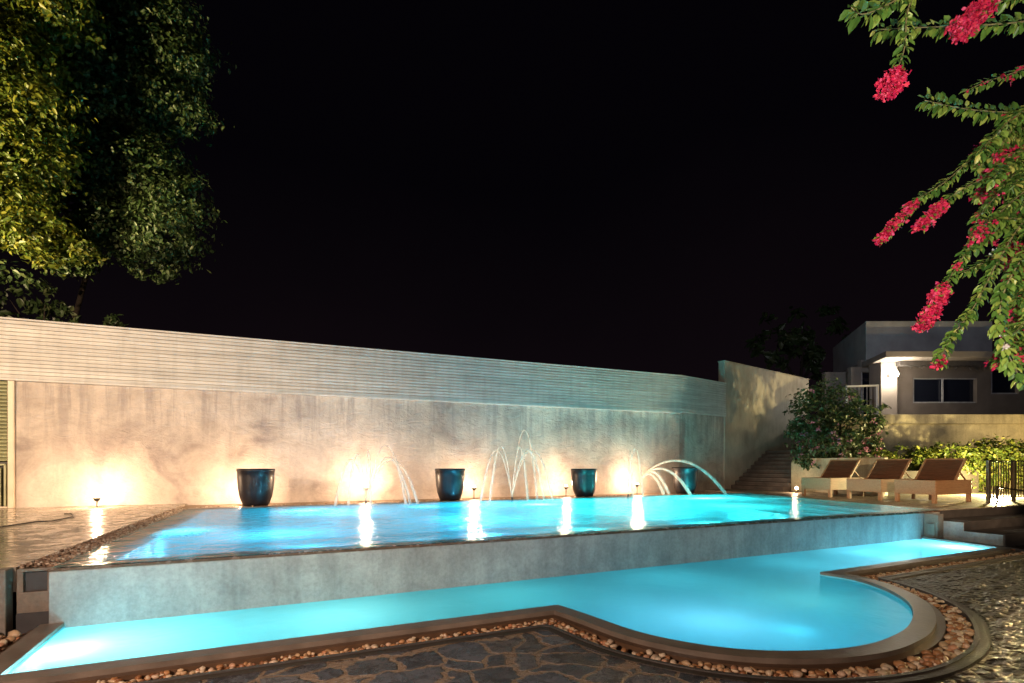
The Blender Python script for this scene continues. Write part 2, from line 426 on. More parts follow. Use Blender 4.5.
raw = [Vector(path0[0]), Vector(path0[1])] + [bs[0]] + bs[1:] + end_r
def dense(pts, step=.03):
    out = [pts[0]]
    for a, b in zip(pts, pts[1:]):
        L = (b-a).length; n = max(1, int(L/step))
        for k in range(1, n+1): out.append(a.lerp(b, k/n))
    return out
DP = dense(raw)
DPA = np.array([(p.x,p.y) for p in DP])
def offset(dist):
    if dist == 0: return list(raw)
    res = []
    for i, p in enumerate(DP):
        t = (DP[min(i+1,len(DP)-1)] - DP[max(i-1,0)]).normalized()
        q = p + Vector((t.y, -t.x)) * dist * 1.0      # right side of travel = outside
        if np.min(np.hypot(DPA[:,0]-q.x, DPA[:,1]-q.y)) > dist - .012: res.append(q)
    # the path turns outward at the convex corners: add round joins
    out = [res[0]]
    for q in res[1:]:
        if (q - out[-1]).length > .05 or q is res[-1]: out.append(q)
    return out
def wl(o):
    v = Vector((0,0,0))
    while o is not None: v += o.location; o = o.parent
    return v
def part(mb, name, mat, root, bevel=0, smooth=None):
    """mesh given in world coordinates, stored relative to its parent"""
    off = wl(root) if root is not None else Vector((0,0,0))
    mb.v = [(x-off.x, y-off.y, z-off.z) for x, y, z in mb.v]
    return mb.build(name, mat, root, bevel)

# ------------------------------------------------------------------ ground, paving, coping, channel
def ring(d0, d1, z0, z1, name, mat, bevel=0):
    a, b = offset(d0), offset(d1)
    o = part(MB().prism([(p.x,p.y) for p in a] + [(p.x,p.y) for p in reversed(b)], z0, z1), name, mat, None, bevel)
    return o
tag(ring(.0, .185, -1.2, .0, 'pool_coping', M['coping'], .012), kind='structure')
tag(ring(.185, .262, -.3, -.045, 'coping_base', M['base'], .008), kind='structure')
tag(ring(.262, .47, -.3, -.115, 'pebble_channel', M['bed']), kind='structure')
tag(ring(.47, .505, -.3, -.035, 'channel_kerb', M['edge'], .006), kind='structure')
tag(ring(.505, .585, -.3, ZP+.006, 'paving_border', M['border'], .006), kind='structure')
oc = offset(.585)
split = min(range(len(oc)), key=lambda i: (oc[i]-P(800,676,ZP).xy).length)
s1, s2 = oc[:split+1], oc[split:]
far = (Vector((30,-12)))
polyL = [(p.x,p.y) for p in s1] + [(5.2,1.6),(6.4,-12),(-14,-12),(-14,6.46)]
polyR = [(p.x,p.y) for p in s2 if p.x < 13.4] + [(12.9+.45,6.2),(13.0,5.6),(24,5.6),(40,5.6),(40,-12),(6.4,-12),(5.2,1.6)]
# the right-hand end of the ring stops at the steps
polyR = [(p.x,p.y) for p in s2 if p.y < 5.58] + [(40,5.58),(40,-12),(6.4,-12),(5.2,1.6)]
tag(part(MB().sheet(polyL, ZP), 'stone_paving', M['paving'], None), kind='structure')
tag(part(MB().sheet(polyR, ZP-.022), 'rough_stone_path', M['ripple'], None), kind='structure')
gx = np.arange(3.0, 17.0, .035); gy = np.arange(-1.2, 5.56, .035)
nx, ny = len(gx), len(gy); hv = []; keep = []
oc_a = np.array([(p.x,p.y) for p in DP])
from mathutils import kdtree as _kd
kd = _kd.KDTree(len(DP))
for i_, p_ in enumerate(DP): kd.insert((p_.x,p_.y,0), i_)
kd.balance()
sx0, sy0 = s2[0].x, s2[0].y
def inside(x, y):
    c = False; n_ = len(lowpoly); j_ = n_-1
    for i_ in range(n_):
        xi, yi = lowpoly[i_]; xj, yj = lowpoly[j_]
        if (yi > y) != (yj > y) and x < (xj-xi)*(y-yi)/(yj-yi)+xi: c = not c
        j_ = i_
    return c
lowpoly = [(p.x,p.y) for p in raw] + [(12.5,7.5),(-2,7.5)]
def edge_x(y):    # boundary between flagstones and the rough path, from the border to the camera side
    if y > sy0: return -9
    if y > 1.6: return sx0 + (5.2-sx0)*(sy0-y)/(sy0-1.6)
    return 5.2 + (6.4-5.2)*(1.6-y)/13.6
for y in gy:
    for x in gx:
        a_ = mnoise.fractal(Vector((x*4.2+y*.6, y*9.5, 0)), 1.0, 2.0, 6)
        r_ = 1-abs(mnoise.fractal(Vector((x*2.6+4, y*7.0+x*.6, 3)), .9, 2.1, 6))
        cell = mnoise.noise(Vector((x*1.1, y*1.3, 9)))
        hv.append((x, y, ZP-.012 + .017*max(a_,-.6) + .020*(r_-.6)))
        dist = kd.find((x,y,0))[2]
        keep.append(dist > .60 and x > edge_x(y)+.02 and not inside(x,y))
kf = [(j*nx+i, j*nx+i+1, (j+1)*nx+i+1, (j+1)*nx+i) for j in range(ny-1) for i in range(nx-1)
      if keep[j*nx+i] and keep[j*nx+i+1] and keep[(j+1)*nx+i+1] and keep[(j+1)*nx+i]]
tag(part(MB().add(hv, kf, True), 'rough_stone_path', M['ripple'], None), kind='structure')
tag(part(MB().sheet([(-400,-400),(400,-400),(400,400),(-400,400)], -1.3), 'ground', M['ground'], None), kind='structure')

def ico(sub=1):
    import bmesh
    bm = bmesh.new(); bmesh.ops.create_icosphere(bm, subdivisions=sub, radius=1)
    vs = np.array([v.co[:] for v in bm.verts]); fs = [tuple(v.index for v in f.verts) for f in bm.faces]; bm.free()
    return vs, fs
ICO = ico(2); ICO1 = ico(1)
def scatter(name, mat, spots, base, smooth=True):
    V, Fs = base; vs = []; fs = []; n = 0
    for (x,y,z,r) in spots:
        s = np.array([r*random.uniform(.8,1.35), r*random.uniform(.7,1.05), r*random.uniform(.5,.8)])
        R = np.array(Matrix.Rotation(random.uniform(0,6.28),3,'Z') @ Matrix.Rotation(random.uniform(-.5,.5),3,'X'))
        w = V * (1 + .10*rng.standard_normal((len(V),1))) * s @ R.T + np.array([x,y,z])
        vs += w.tolist(); fs += [tuple(i+n for i in f) for f in Fs]; n += len(V)
    me = bpy.data.meshes.new(name); me.from_pydata(vs, [], fs); me.polygons.foreach_set('use_smooth', [smooth]*len(fs))
    me.materials.append(mat); me.update()
    o = bpy.data.objects.new(name, me); COL.objects.link(o); return o
spots = []
for i in range(1, len(DP)-1):
    p = DP[i]; t = (DP[i+1]-DP[i-1]).normalized(); near = max(0, 1-abs(p.x-4.9)/2.6)
    for k in range(5 if near < .3 else 6):
        r = random.uniform(.014,.027) + near*random.uniform(.004,.022)
        dd = random.uniform(.275+r*.5,.465-r*.5)
        q = p + Vector((t.y,-t.x))*dd
        if np.min(np.hypot(DPA[:,0]-q.x, DPA[:,1]-q.y)) < dd-.02: continue
        spots.append((q.x,q.y,-.112+r*.5+random.uniform(0,.05),r))
for k in range(50):
    spots.append((random.uniform(-2.9,-2.3), random.uniform(5.3,6.35), ZP+.03, random.uniform(.03,.06)))
tag(scatter('pebbles', M['pebble'], spots, ICO), 'rounded cream and rust pebbles heaped in the channel round the lower pool', 'pebbles', kind='stuff')

# ------------------------------------------------------------------ lower pool
FL = Vector((-2.17, 6.44)); FR = Vector((13.34, 6.93))      # front face of the raised pool
def fy(x): return FL.y + (FR.y-FL.y)*(x-FL.x)/(FR.x-FL.x)
lower = [(p.x,p.y) for p in raw[:-1]] + [(12.55, fy(12.55)+.05), (-2.05, fy(-2.05)+.05)]
tag(part(MB().sheet(lower, -1.15), 'pool_floor', M['liner2'], None), kind='structure')
# inner walls of the lower basin, set just inside the coping
inn = [(p.x,p.y) for p in offset(.004)]; inn2 = [(p.x,p.y) for p in offset(-.001 if False else .0)]
mb = MB()
for a, b in zip(raw, raw[1:]):
    t = (b-a).normalized(); nrm = Vector((-t.y,t.x))*.003
    p, q = a+nrm, b+nrm
    mb.add([(p.x,p.y,-1.15),(q.x,q.y,-1.15),(q.x,q.y,-.035),(p.x,p.y,-.035)], [(0,1,2,3)])
tag(part(mb, 'pool_lining', M['liner2'], None), kind='structure')
tag(part(MB().sheet(lower, -.055), 'lower_pool_water', M['water2'], None), kind='structure')

# ------------------------------------------------------------------ raised pool
ZR = .535
BY = 13.7
RX0, RX1 = 13.36, 15.0           # right edge (front, back)
w = thing('pool_wall', 'long bluish grey concrete overflow wall between the raised pool and the lower pool', 'pool wall', (FL.x, FL.y, -.5))
part(MB().prism([(FL.x,FL.y),(FR.x,FR.y),(FR.x,FR.y+.28),(FL.x,FL.y+.28)], -1.2, ZR-.03), 'wall', M['poolwall'], w, .01)
part(MB().prism([(FL.x-.005,FL.y-.012),(FR.x+.005,FR.y-.012),(FR.x+.005,FR.y+.3),(FL.x-.005,FL.y+.3)], ZR-.028, ZR), 'overflow_edge', M['rim'], w, .004)
up = [(FL.x+.02,FL.y-.004),(FR.x,FR.y-.004),(RX1,BY),(-2.15,BY)]
tag(part(MB().sheet(up, ZR+.012), 'upper_pool_water', M['water'], None), kind='structure')
tag(part(MB().sheet([(-2.15,FL.y+.28),(RX0+.1,FR.y+.28),(RX1,BY),(-2.15,BY)], -.25), 'raised_pool_floor', M['liner'], None), kind='structure')
mb = MB()
mb.box((-2.15,FL.y+.29,-.25),(-1.80,BY-.002,.50))
tag(part(mb, 'pool_shelf', M['shelf'], None), kind='structure')
mb = MB().box((-1.80,BY-.02,-.25),(RX1,BY-.002,ZR-.02))
mb.box((-1.80,FL.y+.285,-.25),(-1.78,BY-.02,.498))
mb.add([(FL.x+.4,fy(-1.5)+.283,-.25),(FR.x,FR.y+.283,-.25),(FR.x,FR.y+.283,ZR-.04),(FL.x+.4,fy(-1.5)+.283,ZR-.04)],[(0,3,2,1)])
tag(part(mb, 'raised_pool_lining', M['liner'], None), kind='structure')
def rx(y): return RX0 + (RX1-RX0)*(y-FR.y)/(BY-FR.y)
for k, (off, zt) in enumerate(((.0,.42),(.38,.34),(.76,.26),(1.14,.18))):
    a, b = off, off+.38
    tag(part(MB().prism([(rx(7.25)-b,7.25),(rx(7.25)-a,7.25),(rx(BY-.03)-a,BY-.03),(rx(BY-.03)-b,BY-.03)], -.25, zt), 'pool_step', M['liner'], None, .01), kind='structure')

# ------------------------------------------------------------------ decks
WY = 15.8
deckL = [(-14,6.62),(-2.48,6.62),(-2.48,BY+.30),(-2.48,WY),(-14,WY)]
tag(part(MB().prism(deckL, .3, .545), 'pool_deck', M['deck'], None, .008), kind='structure')
tag(part(MB().box((-2.48,6.62,.2),(-2.15,WY,.50)), 'gravel_strip', M['bedgravel'], None), kind='structure')
tag(part(MB().box((-2.15,BY+.26,.2),(15.6,WY+.2,.50)), 'planting_strip', M['bedgravel'], None), kind='structure')
tag(part(MB().box((-2.15,BY,.2),(15.3,BY+.26,.556)), 'pool_coping', M['coping'], None, .012), kind='structure')
deckR = [(FR.x+.02,FR.y+.02),(16.0,6.97),(26,7.2),(40,7.3),(40,26),(15.3,26),(15.3,BY+.26),(RX1+.02,BY)]
tag(part(MB().prism(deckR, .3, .545), 'pool_deck', M['deck2'], None, .008), kind='structure')
chips = []
for k in range(2600):
    chips.append((random.uniform(-2.46,-2.17), random.uniform(6.66,13.9), .52+random.uniform(0,.035), random.uniform(.012,.026)))
for k in range(2600):
    x = random.uniform(-2.1,15.0); chips.append((x, random.uniform(BY+.28,BY+.75), .51+random.uniform(0,.03), random.uniform(.014,.034)))
tag(scatter('gravel', M['chips'], chips, ICO1), 'pale brown gravel chips in the narrow strips along the raised pool', 'gravel', kind='stuff')

dw = thing('deck_wall', 'brown concrete retaining face under the tiled deck at the far left', 'deck wall', (-6,6.5,-.6))
part(MB().box((-14,6.46,-.6),(-2.50,6.618,.548)), 'wall', M['deckwall'], dw, .01)
pr = thing('wall_pier', 'narrow stained pier with a dark square recess left of the pool wall', 'pier', (-2.33,6.6,-.6))
mb = MB()
X0, X1, Yp = -2.455, -2.18, 6.56
mb.box((X0,Yp,-.6),(X1,6.85,.30)); mb.box((X0,Yp,.30),(X0+.05,6.615,.50)); mb.box((X1-.04,Yp,.30),(X1,6.615,.50)); mb.box((X0,Yp,.50),(X1,6.615,.53))
part(mb, 'pier', M['pier'], pr, .004)
part(MB().box((X0+.05,6.60,.302),(X1-.04,6.612,.498)), 'recess', M['dark'], pr)
part(MB().box((X0,Yp-.012,-.55),(X1,Yp-.002,.10)), 'plinth', M['dark'], pr)
tag(part(MB().tube([P(0,527,.56),P(20,524,.56),P(38,521.5,.56),P(52,521,.56),P(62,519,.56),P(74,516.5,.56),P(71,513.5,.56),P(64,514,.56)], .012, 6), 'hose', M['black'], None), 'thin black hose lying loose across the wet deck tiles', 'hose')

# steps down from the right-hand deck
ss = thing('stone_steps', 'dark stone steps from the lounger deck to the path, blue lit sides', 'steps', (13,6,-.1))
SX = 12.93
part(MB().box((SX,6.28,-.3),(24,6.90,.365)), 'step', M['dark'], ss, .012)
part(MB().box((SX,5.60,-.3),(24,6.277,.185)), 'step', M['dark'], ss, .012)
part(MB().box((FR.x+.03,6.902,-.3),(24,6.93+.02,.53)), 'riser', M['dark'], ss)
part(MB().box((SX-.035,5.62,-.3),(SX-.003,6.27,.17)).box((SX-.035,6.272,-.3),(SX-.003,6.90,.35)), 'side_face', M['poolwall'], ss, .004)
tag(part(MB().box((12.66,6.62,-.3),(12.88,6.88,.50)).box((12.62,6.66,-.3),(12.66,6.80,.30)), 'pool_pier', M['pier'], None, .01), 'short dark pier closing the right end of the pool wall beside the steps', 'pier')

# ------------------------------------------------------------------ boundary wall with siding
BX, BYY = 13.7, WY
dirB = Vector((math.cos(math.radians(14)), math.sin(math.radians(14))))
def B(t, off=0.0): return Vector((BX,BYY)) + dirB*t + Vector((dirB.y,-dirB.x))*off
bw = thing('boundary_wall', 'long stained plaster wall behind the raised pool with ribbed siding along its top', 'wall', (3,WY,.5))
a, b = B(0), B(3.09)
part(MB().prism([(-5.93,WY),(BX,WY),(b.x,b.y),(b.x-.05,b.y+.25),(BX-.03,WY+.25),(-5.93,WY+.25)], .2, 3.57), 'wall', M['plaster'], bw)
# siding: lapped boards extruded along the wall
def siding(segs, z0, z1, n):
    mb = MB(); prof = []
    h = (z1-z0)/n
    for k in range(n):
        prof += [(.115, z0+k*h+.0), (.110, z0+k*h+.058), (.045, z0+k*h+.062), (.045, z0+(k+1)*h-.002)]
    prof += [(-.10, z1), (-.10, z0)]
    N = len(prof); vs = []
    for p, nr in segs:
        for d, z in prof: vs.append((p.x+nr.x*d, p.y+nr.y*d, z))
    fs = []
    for s in range(len(segs)-1):
        for i in range(N):
            j = (i+1)%N; fs.append((s*N+i, (s+1)*N+i, (s+1)*N+j, s*N+j))
    fs += [tuple(range(N)), tuple(range((len(segs)-1)*N+N-1,(len(segs)-1)*N-1,-1))]
    return mb.add(vs, fs)
nA, nB = Vector((0,-1)), Vector((dirB.y,-dirB.x))
nM = (nA+nB).normalized()
sd = part(siding([(Vector((-14,WY)),nA),(Vector((BX,WY)),nM),(B(3.07),nB)], 3.575, 4.93, 15), 'siding', M['siding'], bw)
part(MB().prism([(-14,WY-.13),(BX,WY-.13),(B(3.07,.13).x,B(3.07,.13).y),(B(3.07,-.16).x,B(3.07,-.16).y),(BX,WY+.16),(-14,WY+.16)], 4.933, 4.975), 'cap', M['siding'], bw, .008)
part(MB().box((-14,WY-.125,3.52),(BX,WY-.003,3.57)), 'trim', M['siding'], bw, .004)
tw = thing('tall_wall', 'taller bare painted wall stepping up beyond the end of the ribbed siding', 'wall', (B(7).x,B(7).y,.5))
part(MB().prism([tuple(B(3.1,.02)),tuple(B(10.9,.02)),tuple(B(10.9,-.25)),tuple(B(3.1,-.25))], .2, 5.89), 'wall', M['tall'], tw, .01)
part(MB().prism([tuple(B(3.07,.05)),tuple(B(10.93,.05)),tuple(B(10.93,-.28)),tuple(B(3.07,-.28))], 5.893, 5.93), 'cap', M['tall'], tw, .008)

# louvred gate and its post
gt = thing('louvred_gate', 'olive green louvred gate with nested corner slats at the left end of the wall', 'gate', (-6.6,WY,.545))
xr, xl = -6.06, -7.4
mb = MB()
z = 3.47
while z > 1.62:
    mb.bar((xl,WY-.02,z),(xr,WY-.02,z),.10,.042,(0,-.5,.86)); z -= .085
part(mb, 'slats', M['louver'], gt, .004)
mb = MB()
for k in range(6):
    x = xr-.04-k*.095; zt = 1.56-k*.085
    mb.bar((xl,WY-.02,zt),(x,WY-.02,zt),.09,.04); mb.bar((x,WY-.02,zt),(x,WY-.02,.60),.04,.09,(0,1,0))
part(mb, 'corner_slats', M['louver'], gt, .004)
part(MB().box((xl,WY+.06,.56),(xr,WY+.10,3.5)), 'backing', M['dark'], gt)
part(MB().box((xl,WY-.08,.55),(xr+.005,WY+.05,.585)), 'bottom_rail', M['post'], gt, .005)
tag(part(MB().box((-6.05,WY-.07,.546),(-5.935,WY+.1,3.515)), 'gate_post', M['post'], None, .008), 'pale square post between the green louvred gate and the plaster wall', 'post')

# ------------------------------------------------------------------ wall lamps
LB = [(97,497),(243,495),(366,487),(474,487),(566,486),(637,484)]
labs = ['glowing ground spotlight on the wet deck nearest the louvred gate',
        'glowing ground spotlight tucked beside the leftmost blue pot',
        'glowing ground spotlight right behind the leftmost fountain',
        'glowing ground spotlight just right of the second pot from the left',
        'glowing ground spotlight just left of the third blue pot',
        'glowing ground spotlight behind the rightmost fountain with the long arc']
def lamp(name, col, energy, loc, r=.05, parent=None, kind='POINT', rot=None, spot=None, blend=.6):
    d = bpy.data.lights.new(name, kind); d.color = col; d.energy = energy; d.shadow_soft_size = r
    if kind == 'SPOT': d.spot_size = spot; d.spot_blend = blend
    o = bpy.data.objects.new(name, d); COL.objects.link(o); o.location = loc
    if rot is not None: o.rotation_euler = rot
    if parent is not None: o.parent = parent; o.location = Vector(loc) - wl(parent)
    return o
def look(frm, to):
    return (Vector(to)-Vector(frm)).to_track_quat('-Z','Y').to_euler()
WARM = (1, .655, .40)
EN = [82,78,104,84,84,104]
for i, (px, py) in enumerate(LB):
    Yl = 15.15
    q = PY(px, py, Yl); zb = .545 if i == 0 else .51
    zt = max(q.z, zb+.14)
    t = thing('ground_spotlight', labs[i], 'spotlight', (q.x, Yl, zb), group='spotlights along the foot of the wall')
    part(MB().tube([(q.x,Yl,zb-.03),(q.x,Yl,zt-.10)], .012, 8), 'stake', M['black'], t)
    part(MB().lathe([(0,-.10),(.035,-.10),(.06,-.06),(.065,-.01),(.058,-.01),(.05,-.04),(0,-.045)], (q.x,Yl,zt), 20), 'housing', M['black'], t)
    part(MB().lathe([(0,-.035),(.045,-.03),(.052,-.005),(.04,.022),(0,.034)], (q.x,Yl,zt), 20), 'lens', M['lens'], t)
    lamp('wall_light', WARM, EN[i], (q.x, Yl-.02, zt+.08), .045, t)

# ------------------------------------------------------------------ pots
def make_pot():
    t = thing('plant_pot', 'x', 'pot')
    prof = [(.0,.03),(.27,.03),(.285,.0),(.30,.0),(.315,.05),(.375,.22),(.415,.45),(.43,.72),(.435,.88),(.447,.89),(.449,.93),(.437,.955),(.418,.95),(.41,.90),(.40,.70),(.38,.45),(.30,.18),(0,.15)]
    MB().lathe(prof, (0,0,0), 56).build('pot', M['glaze'], t)
    MB().lathe([(0,.84),(.412,.84),(.408,.80),(0,.80)], (0,0,0), 40).build('soil', M['ground'], t)
    for k in range(3):
        a = k*2.094+.5; MB().lathe([(0,-.035),(.04,-.035),(.045,.0),(.04,.02),(0,.02)], (.22*math.cos(a), .22*math.sin(a),0), 10).build('foot', M['dark'], t)
    return t
pot = make_pot()
pl = ['dark blue glazed pot on the pool edge, leftmost and largest in view', 'dark blue glazed pot between the first and second fountains',
      'dark glazed pot between the second and third fountains', 'dark blue glazed pot standing under the long arc of the rightmost fountain']
for i, (px, s) in enumerate([(256,.97),(450,.96),(584,.94),(685,.98)]):
    o = pot if i == 0 else copy_tree(pot)
    q = PY(px, 500, 14.32); o.location = (q.x, 14.32, .56); o.scale = (s,s,s*.97)
    o['label'] = pl[i]; o['group'] = 'blue glazed pots along the back of the pool'

# ------------------------------------------------------------------ fountains
DROPS = []
def arc(mb, n0, dx, dy, apex, land=None, r0=.012, r1=.036, stop=1.0, zw=.545):
    h = apex; z0 = n0.z; a = h; # z = z0 + v t - g t^2/2
    g = 9.8; v = math.sqrt(2*g*h); T = (v + math.sqrt(v*v + 2*g*(z0-zw)))/g
    pts, rad = [], []
    N = 26
    for k in range(N+1):
        u = k/N*stop; t = T*u
        pts.append((n0.x+dx*u, n0.y+dy*u, z0+v*t-.5*g*t*t)); rad.append(r0+(r1-r0)*u)
    for k in range(8, N+1):
        for _ in range(3):
            c = Vector(pts[k]) + Vector([random.gauss(0, rad[k]*1.5) for _ in range(3)])
            if c.z > zw: DROPS.append((c.x,c.y,c.z,random.uniform(.004,.008)))
    return mb.tube(pts, rad, 7)
FO = [(366,500,'leftmost fountain of thin water jets in front of the brightest wall lamp', [(-.45,-.15,1.30),(-.75,-.1,1.15),(.10,-.1,1.42),(.95,-.3,1.55),(1.05,-.4,1.22),(1.25,-.35,1.15)]),
      (512,498,'middle fountain of thin arching water jets between two dark pots', [(-.75,-.2,1.58),(-1.0,-.15,1.45),(.40,-.2,1.56),(.75,-.1,2.10),(.85,-.35,1.46),(1.2,-.2,1.48)]),
      (628,495,'rightmost fountain with one long low arc of water over a pot', [(.1,-.1,1.35),(.35,-.3,1.45)])]
for i, (px, py, lab, jets) in enumerate(FO):
    q = PY(px, py, BY-.12); n0 = Vector((q.x, BY-.12, .62))
    t = thing('fountain', lab, 'fountain', (q.x, BY-.12, .5), group='fountains along the back edge of the pool')
    part(MB().lathe([(0,0),(.05,0),(.05,.02),(.022,.04),(.018,.13),(.03,.14),(0,.14)], (n0.x,n0.y,.5), 14), 'nozzle', M['black'], t)
    for (dx,dy,h) in jets:
        part(arc(MB(), n0, dx, dy, h*.92 if i<2 else h, stop=1.0), 'water_jet', M['jet'], t)
    if i == 2:
        n1 = PY(642, 477, 14.3)
        for dx, dy, h, zz in ((2.9,-.8,.52,.03),(1.45,-.7,.28,.0),(.72,-.5,.20,-.03),(.5,-.5,.14,-.05)):
            part(arc(MB(), n1+Vector((0,0,zz)), dx, dy, h, r0=.026, r1=.060), 'water_jet', M['jet'], t)
    dr_ = scatter('droplets', M['drop'], DROPS, ICO1); off = wl(t); dr_.data.transform(Matrix.Translation(-off)); dr_.parent = t; dr_['kind'] = 'stuff'; DROPS.clear()
_pd = ico(1)
def foam(px, py, rx_, ry_, z, lab):
    q = P(px, py, z+.01); n = 24
    vs = [(0,0,0)] + [(1.0*math.cos(2*PI*k/n), 1.0*math.sin(2*PI*k/n), 0) for k in range(n)]
    o = MB().add(vs, [(0,k+1,(k+1)%n+1) for k in range(n)]).build('foam', M['foam'], None, 0, (q.x,q.y,z))
    o.scale = (rx_, ry_, 1)
    tag(o, lab, 'foam', 'foam patches on the pool water', 'stuff')
ZU = ZR+.018
for px, py, a, b in [(180,533,.42,.55),(306,511,.75,.55),(425,507,.55,.4),(540,504,1.0,.75),(700,498.5,1.7,.55),(785,498,1.0,.5)]:
    foam(px, py, a, b, ZU, 'white foam patch floating on the raised pool water')

# ------------------------------------------------------------------ pool lamps
def plight(x, y, z, lab, col, e, nrm=None, seen=True):
    if seen:
        t = thing('pool_light', lab, 'pool light', (x,y,z))
        part(MB().lathe([(.10,0),(.13,0),(.13,.02),(.10,.025)], (x,y,z), 24), 'ring', M['metal'], t)
        part(MB().lathe([(0,.022),(.098,.018),(.10,.0)], (x,y,z), 24), 'lens', M['poolens'], t)
    else: t = None
    lamp('underwater_light', col, e, (x,y,z+.16), .10, t)
AQ, TE = (.34,.72,1), (.30,1,.82)
for x, y, cc, e in [(-.2,8.3,AQ,70),(1.0,11.6,AQ,110),(3.2,9.2,AQ,85),(4.6,12.6,AQ,130),(6.6,9.6,TE,120),(7.6,12.4,TE,170),(10.0,9.6,TE,240),(12.0,12.3,TE,400)]:
    plight(x, y, -.25, 'round white lamp set in the floor of the raised pool', cc, e, seen=True)
for o in [o for o in COL.objects if o.name.startswith('pool_light')]: o['group'] = 'lamps under the raised pool water'
for x, y, e, cc in [(-1.45,5.6,30,(1,1,.84)),(.5,5.8,19,(.92,1,.84)),(2.6,5.9,8,(.36,1,.92)),(5.0,5.9,8,(.30,.92,1)),(4.0,4.1,22,(.62,.82,1)),(5.6,4.3,8,(.6,1,.85)),(7.6,6.0,8,(.36,.92,1)),(9.8,6.1,17,(.6,.95,.98)),(11.9,6.2,42,(.7,.92,1))]:
    lamp('underwater_light', cc, e, (x,y,-.80), .15)
for px, py, e in ((184,532,20),(306,511,46),(540,505,60),(700,498.5,60),(425,507,22)):
    q = P(px, py, ZR); lamp('underwater_light', (.75,.88,1), e, (q.x,q.y,.26), .08)
q = P(40, 655, -.05); lamp('underwater_light', (.85,.95,1), 22, (q.x+.12,q.y+.05,-.22), .05)
q = P(958, 547, -.05); lamp('underwater_light', (.8,.9,1), 26, (q.x,q.y,-.25), .05)
# ------------------------------------------------------------------ sun loungers
def make_lounger():
    t = thing('sun_lounger', 'x', 'sun lounger')
    L, W, H = 1.65, 1.0, .60
    for x in (.05, L-.05):
        for y in (.05, W-.05):
            MB().box((x-.045,y-.045,0),(x+.045,y+.045,.24)).build('leg', M['woodl'], t, .006)
    mb = MB(); mb.box((0,0,.225),(.035,W,H)).box((L-.035,0,.225),(L,W,H)).box((.037,0,.225),(L-.037,.035,H)).box((.037,W-.035,.225),(L-.037,W,H))
    mb.build('frame', M['woodl'], t, .006)
    mb = MB()
    for k in range(9): mb.box((.04+k*.10,.04,H-.05),(.125+k*.10,W-.04,H-.02))
    mb.build('seat', M['woodd'], t, .004)
    a = math.radians(50); c, s = math.cos(a), math.sin(a); hx, hz, BL_ = .92, H-.01, .74
    mb = MB()
    for y in (.025, W-.025): mb.bar((hx,y,hz),(hx+BL_*c,y,hz+BL_*s),.05,.05,(-s,0,c))
    mb.bar((hx+BL_*c,.0,hz+BL_*s),(hx+BL_*c,W,hz+BL_*s),.05,.045,(-s,0,c))
    br = mb.build('backrest_frame', M['woodl'], t, .005)
    mb = MB(); n = 12
    for k in range(n):
        u = (k+.5)/n*BL_; mb.bar((hx+u*c-.012*s,.055,hz+u*s+.012*c),(hx+u*c-.012*s,W-.055,hz+u*s+.012*c),.014,BL_/n-.008,(c,0,s))
    mb.build('backrest', M['woodd'], t, .003)
    MB().bar((hx+.5*BL_*c,.08,hz+.5*BL_*s),(hx+.75,.08,H-.12),.03,.03).bar((hx+.75,.06,H-.12),(hx+.75,W-.06,H-.12),.03,.03).bar((hx+.5*BL_*c,W-.08,hz+.5*BL_*s),(hx+.75,W-.08,H-.12),.03,.03).build('back_prop', M['woodl'], t)
    return t
lg = make_lounger()
for i, (y, lab) in enumerate([(8.1,'brown wooden sun lounger nearest the metal railing, its long side showing'),
                              (9.45,'middle one of three brown wooden sun loungers in a row'),
                              (10.95,'brown wooden sun lounger farthest from the railing, beside the flowering shrub')]):
    o = lg if i == 0 else copy_tree(lg)
    o.location = (15.4, y, .546); o['label'] = lab; o['group'] = 'wooden sun loungers beside the raised pool'

# ------------------------------------------------------------------ stairs, planter wall
st = thing('garden_stairs', 'dark stone stairs climbing beside the tall bare wall', 'stairs', (17.2,14.1,.545))
yb = lambda x: B(0).y + (x-B(0).x)*math.tan(math.radians(14)) - .03
for k in range(10):
    x0 = 17.2+.31*k; x1 = x0+.31 if k < 9 else 23
    part(MB().prism([(x0,14.12),(x1,14.12),(x1,yb(x1)),(x0,yb(x0))], .55, .545+.165*(k+1)), 'step', M['stair'], st, .012)
pw = thing('planter_wall', 'low rendered planter wall with rounded top beside the stairs, behind the loungers', 'planter wall', (17.65,12.5,.545))
prof = [(.0,.545)]
mb = MB()
ys = [14.10,14.09,14.05,13.98,13.88]; zs = [1.50,1.62,1.72,1.78,1.80]
poly = [(14.10,.546)] + list(zip(ys,zs)) + [(10.7,1.80),(10.7,.546)]
n = len(poly)
mb.add([(17.60,y,z) for y,z in poly]+[(17.80,y,z) for y,z in poly], [tuple(reversed(range(n))), tuple(range(n,2*n))] + [(i,(i+1)%n,n+(i+1)%n,n+i) for i in range(n)])
part(mb, 'wall', M['yellow'], pw, .02)
part(MB().box((17.803,13.86,.546),(23,14.10,1.80)), 'side_wall', M['yellow'], pw, .02)
part(MB().box((17.85,10.72,.546),(23,13.85,1.35)), 'soil', M['ground'], pw)
def fixed(px, py, d): return D(px, py, d)
q = Vector((16.9, 13.3, .0))
t = thing('floor_lamp', 'small glowing floor lamp on the deck edge beside the farthest sun lounger', 'floor lamp', (q.x,q.y,.545))
part(MB().lathe([(0,0),(.06,0),(.06,.10),(.045,.12),(0,.12)], (q.x,q.y,.546), 20), 'base', M['metal'], t)
part(MB().lathe([(.03,.12),(.05,.14),(.05,.19),(.02,.22),(0,.22)], (q.x,q.y,.546), 20), 'lens', M['lens'], t)
lamp('floor_light', WARM, 14, (q.x-.12,q.y,.546+.22), .04, t)

